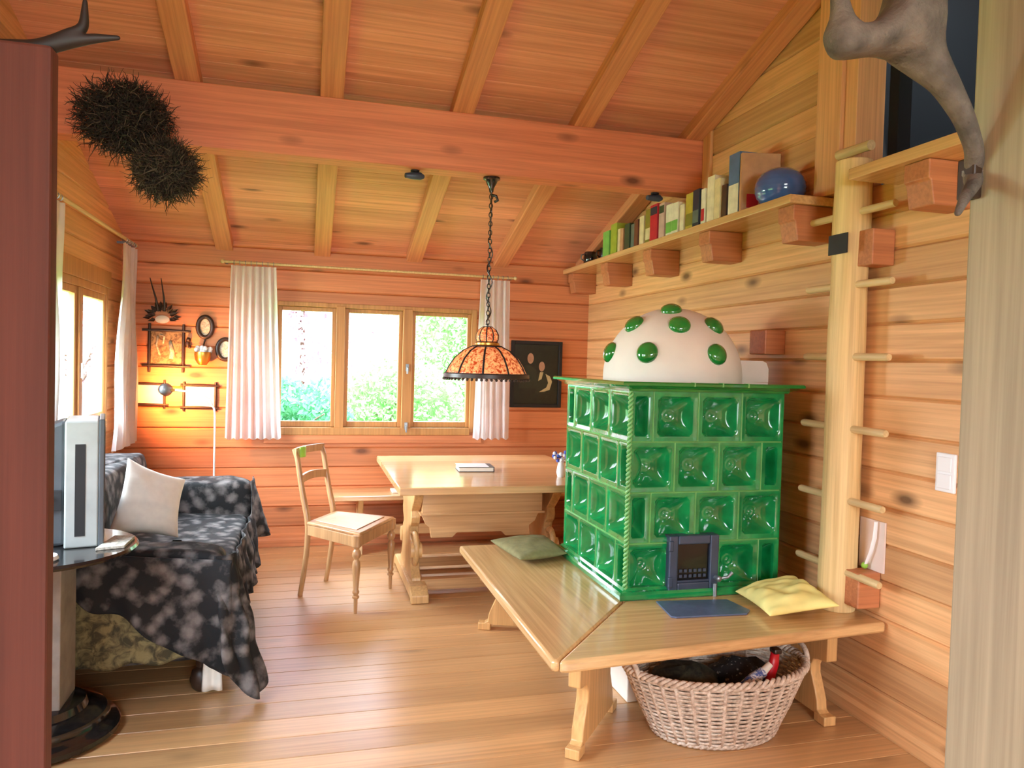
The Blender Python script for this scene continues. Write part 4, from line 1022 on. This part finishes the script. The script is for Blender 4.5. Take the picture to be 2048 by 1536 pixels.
for i, (y1, y0, h, c, lab) in enumerate(BOOKS):
    t = thing('book', (2.15, (y0+y1)/2, ZT), lab+' on the wall shelf' if len(lab.split()) < 10 else lab, 'book', 'books on the wall shelf')
    d = .12 if h < .25 else .17; xf = SF+.025+.006*((i*7) % 3); g = .0015; yy0, yy1 = y0+g, y1-g
    mb = MB(); mb.box((xf, yy0, ZT), (xf+.005, yy1, ZT+h)).box((xf+.005, yy0, ZT), (xf+d, yy0+.0035, ZT+h)).box((xf+.005, yy1-.0035, ZT), (xf+d, yy1, ZT+h)); mb.build('cover', 'b_'+c, t, bevel=.0015)
    MB().box((xf+.005, yy0+.0035, ZT+.003), (xf+d-.006, yy1-.0035, ZT+h-.004)).build('pages', 'paper', t)
    if c in ('white', 'navy', 'blue', 'mustard', 'pinkgrey', 'olive', 'red'):
        lc = {'white': 'red' if 'red marks' in lab else 'lightgreen', 'navy': 'teal', 'blue': 'white', 'mustard': 'olive', 'pinkgrey': 'darkgreen', 'olive': 'cream', 'red': 'navy'}[c]
        z0_, z1_ = (ZT+h*.12, ZT+h*.45) if c != 'blue' else (ZT+h*.02, ZT+h*.5)
        if c in ('pinkgrey', 'red'): z0_, z1_ = ZT+h*.72, ZT+h*.93
        MB().box((xf-.0008, yy0+.004, z0_), (xf, yy1-.004, z1_)).build('spine_label', 'b_'+lc, t)
# large book standing cover outwards, next to the blue pot
t = thing('book', (2.18, 3.40, ZT), 'large pale brown picture book leaning beside the blue pot', 'book', 'books on the wall shelf')
T_ = Matrix.Translation((SF+.03, 3.475, ZT+.004)) @ Matrix.Rotation(math.radians(-14), 4, 'Z')
mb = MB(); mb.box((0, -.028, 0), (.20, -.024, .30), T=T_).box((0, -.004, 0), (.20, 0, .30), T=T_).box((0, -.024, 0), (.004, -.004, .30), T=T_); mb.build('cover', 'b_tan', t, bevel=.0015)
MB().box((.004, -.024, .004), (.195, -.004, .295), T=T_).build('pages', 'paper', t)
MB().box((.03, -.0286, .02), (.09, -.028, .09), T=T_).build('cover_picture', 'b_red', t)
# blue pot
t = thing('blue_pot', (2.225, 3.19, ZT), 'round blue glazed pot with ridges at the end of the wall shelf by the post', 'pot')
PY = 3.245
prof = [(.0001, .001), (.07, .001), (.085, .008)]
for i in range(1, 20):
    a = i/20; prof.append((.122*max(.02, math.sin(math.acos(min(1, abs(a-.42)/.60))))+.0016*math.sin(i*2.4), .008+.0088*i))
prof.append((.0001, .182))
MB().lathe(prof, (2.225, PY, ZT), 40).build('body', 'blue', t, smooth=60)
for (x, y, lab, s) in ((2.19, 5.72, 'dark round mug with a pale rim at the far end of the wall shelf', 1), (2.22, 5.47, 'dark brown mug between the pale-rimmed mug and the green book', .95)):
    t = thing('mug', (x, y, ZT), lab, 'mug')
    MB().lathe([(.0001, 0), (.04*s, 0), (.052*s, .015), (.056*s, .05), (.05*s, .085), (.044*s, .1), (.040*s, .1), (.045*s, .05), (.0001, .012)], (x, y, ZT), 26).build('body', 'gloss_black' if s == 1 else 'dark_brown', t, smooth=50)
    MB().tube([(x-.05*s, y-.01, ZT+.08), (x-.082*s, y-.02, ZT+.07), (x-.085*s, y-.02, ZT+.04), (x-.052*s, y-.01, ZT+.025)], .006, 8).build('handle', 'pewter' if s == 1 else 'dark_brown', t, smooth=180)
# beam end sticking out of the right wall behind the stove
o = MB().box((W-.12, 3.34, 1.575), (W, 3.48, 1.70)).build('wall_block', 'block', None, bevel=.006)
o = tag(origin(o, (W-.06, 3.41, 1.575)), 'squared beam end jutting from the log wall behind the stove dome', 'beam end')

# light switch
t = thing('light_switch', (W, 2.31, 1.05), 'white double light switch on the log wall beside the pale post', 'light switch')
MB().box((W-.012, 2.262, 1.052), (W, 2.352, 1.20)).build('plate', 'white', t, bevel=.004)
for z0 in (1.065, 1.13): MB().box((W-.018, 2.275, z0), (W-.0121, 2.34, z0+.056)).build('rocker', 'white', t, bevel=.003)

# ------------------------------------------------------------------ dried plants and antlers
def dry_bundle(c, rad, n, label, seed, mats=('twig', 'pale_twig'), hang=None, pale=.22):
    rng = random.Random(seed); c = Vector(c); t = thing('dried_plant', c, label, 'dried plant')
    for mi, mt in enumerate(mats):
        mb = MB()
        for _ in range(n if mi == 0 else int(n*pale)):
            d = Vector((rng.gauss(0, 1), rng.gauss(0, 1), rng.gauss(0, 1))).normalized(); k = rng.uniform(.25, .93)
            q = [Vector((d.x*rad[0], d.y*rad[1], d.z*rad[2]))*k*.92]
            g = (d*.5+Vector((rng.gauss(0, 1), rng.gauss(0, 1), rng.gauss(0, 1)))*.8).normalized(); stp = rng.uniform(.012, .024)
            for _s in range(4):
                g = (g+Vector((rng.gauss(0, 1), rng.gauss(0, 1), rng.gauss(0, 1)))*.35).normalized(); q.append(q[-1]+g*stp)
            r = rng.uniform(.0011, .0022)
            mb.tube([c+p for p in q], [r*1.3, r*1.2, r, r*.8, r*.5], 3)
        mb.build('twigs' if mi == 0 else 'pale_twigs', mt, t)
    if hang: MB().tube([c, Vector(hang)], .006, 6).build('string', 'twig', t)
    return t
dry_bundle((-.87, 4.02, 2.615), (.245, .17, .20), 4200, 'big dark ball of dried twigs hanging on the beam by the side wall', 1, hang=(-.86, 4.228, 2.86))
dry_bundle((-.675, 4.0, 2.385), (.165, .15, .155), 3000, 'smaller greyish ball of dried twigs hanging below the bigger dark one', 2, hang=(-.70, 4.23, 2.60), pale=.9)
an = thing('fallow_antler', (1.247, 1.18, 1.95), 'large grey-brown palmate antler fixed to the pale post in front of the loft', 'antler')
Y0 = 1.17
nd = [((1.255, Y0+.03, 1.885), .020), ((1.225, Y0, 1.93), .018), ((1.185, Y0-.01, 1.985), .021), ((1.135, Y0-.01, 2.045), .028), ((1.085, Y0, 2.095), (.048, .03)), ((1.065, Y0, 2.15), (.056, .03)), ((1.07, Y0, 2.23), (.07, .03)), ((1.09, Y0, 2.32), (.08, .028)),
      ((1.01, Y0, 2.115), (.043, .03)), ((.955, Y0, 2.10), (.045, .03)), ((.915, Y0, 2.085), (.044, .026)), ((.893, Y0, 2.07), (.03, .022)), ((.915, Y0, 2.14), .02), ((.900, Y0, 2.20), .012),
      ((1.215, Y0-.01, 1.862), .015), ((1.175, Y0-.03, 1.828), .011), ((1.148, Y0-.04, 1.792), .006), ((1.05, Y0, 2.41), .03), ((1.14, Y0, 2.42), .03)]
skin('antler', nd, [(0, 1), (1, 2), (2, 3), (3, 4), (4, 5), (5, 6), (6, 7), (5, 8), (8, 9), (9, 10), (10, 11), (10, 12), (12, 13), (0, 14), (14, 15), (15, 16), (7, 17), (7, 18)], 'antler', an)
MB().box((1.225, 1.17, 1.84), (1.247, 1.21, 1.92)).build('mount', 'dark_brown', an, bevel=.004)
an = thing('dark_antler', (-.40, 1.26, 1.93), 'dark pointed antler poking out above the red-brown door', 'antler')
skin('antler', [((-.45, 1.225, 1.915), .016), ((-.38, 1.225, 1.925), .013), ((-.335, 1.225, 1.945), .012), ((-.318, 1.225, 1.965), .008), ((-.317, 1.225, 2.005), .003), ((-.295, 1.225, 1.952), .006), ((-.27, 1.225, 1.956), .003)], [(0, 1), (1, 2), (2, 3), (3, 4), (2, 5), (5, 6)], 'dark_antler', an)

# ------------------------------------------------------------------ camera
cam = bpy.data.cameras.new('camera'); co = bpy.data.objects.new('camera', cam); COL.objects.link(co)
cam.sensor_width = 36; cam.lens = 1504.78/2048*36; cam.clip_start = .05
yaw, pitch, roll = .26730318, -.02925273, .02796041
f = Vector((math.sin(yaw)*math.cos(pitch), math.cos(yaw)*math.cos(pitch), math.sin(pitch))); r0 = Vector((math.cos(yaw), -math.sin(yaw), 0)); u0 = r0.cross(f)
r = r0*math.cos(roll)+u0*math.sin(roll); u = u0*math.cos(roll)-r0*math.sin(roll)
m4 = Matrix((r, u, -f)).transposed().to_4x4(); m4.translation = (0, 0, 1.5); co.matrix_world = m4
S.camera = co

# ------------------------------------------------------------------ light
w = bpy.data.worlds.new('sky'); S.world = w; w.use_nodes = True; t = w.node_tree
bg = t.nodes['Background']; tc = t.nodes.new('ShaderNodeTexCoord'); sp = t.nodes.new('ShaderNodeSeparateXYZ'); rp = t.nodes.new('ShaderNodeValToRGB')
t.links.new(tc.outputs['Generated'], sp.inputs[0]); t.links.new(sp.outputs['Z'], rp.inputs[0]); t.links.new(rp.outputs[0], bg.inputs[0])
rp.color_ramp.elements[0].position = .0; rp.color_ramp.elements[0].color = (.27, .285, .30, 1); rp.color_ramp.elements[1].position = .75; rp.color_ramp.elements[1].color = (.66, .82, 1, 1)
bg.inputs[1].default_value = 29.0
def lamp(name, typ, loc, e, col, rot=None, **kw):
    l = bpy.data.lights.new(name, typ); l.energy = e; l.color = col
    for k, v in kw.items(): setattr(l, k, v)
    o = bpy.data.objects.new(name, l); COL.objects.link(o); o.location = loc
    if rot is not None: o.rotation_euler = Vector(rot).to_track_quat('-Z', 'Y').to_euler()
    return o
def portal(loc, d, sx, sy):
    o = lamp('window_portal', 'AREA', loc, 1, (1, 1, 1), d, shape='RECTANGLE', size=sx, size_y=sy); o.data.cycles.is_portal = True
portal((.56, B+.15, 1.41), (0, -1, 0), 1.7, 1.1); portal((XL-.15, 5.0, 1.45), (1, 0, 0), 1.0, 1.5); portal((XL-.15, 2.5, 1.45), (1, 0, 0), 1.3, 1.6); portal((.55, YR-.15, 1.55), (0, 1, 0), 2.4, 1.6)
# daylight lamps outside the side windows, and one added behind the viewer as fill
lamp('daylight_fill', 'AREA', (XL-1.3, 4.8, 2.0), 440, (.88, .96, 1), (1.3, .0, -.3), shape='RECTANGLE', size=1.8, size_y=1.6)
lamp('daylight_fill', 'AREA', (XL-1.2, 2.5, 2.5), 50, (.86, .94, 1), (1.3, .0, -.7), shape='RECTANGLE', size=1.8, size_y=1.5)
lamp('daylight_fill', 'AREA', (.4, YR-1.2, 2.3), 290, (.95, .98, 1), (.1, 1.5, -.3), shape='RECTANGLE', size=2.4, size_y=1.8)  # unseen rear fill lamp, added to brighten the room
sun = lamp('sun', 'SUN', (0, -10, 20), 6, (1, .97, .92), (.25, 1, -1.15), angle=.01)
lamp('reading_lamp_light', 'SPOT', hd+ax*.03, 60, (1, .33, .07), (.35, 1, 0), shadow_soft_size=.02, spot_size=2.5, spot_blend=.6)
lamp('pendant_light', 'POINT', (lx, ly, 1.47), 5, (1, .72, .35), shadow_soft_size=.04)

S.view_settings.view_transform = 'Standard'; S.view_settings.look = 'None'; S.view_settings.gamma = 1; S.view_settings.use_curve_mapping = False
S.view_settings.exposure = 0.2
S.cycles.use_denoising = True
S.cycles.max_bounces = 10; S.cycles.diffuse_bounces = 5; S.cycles.transparent_max_bounces = 16
S.cycles.caustics_reflective = False; S.cycles.caustics_refractive = False; S.cycles.sample_clamp_indirect = 6
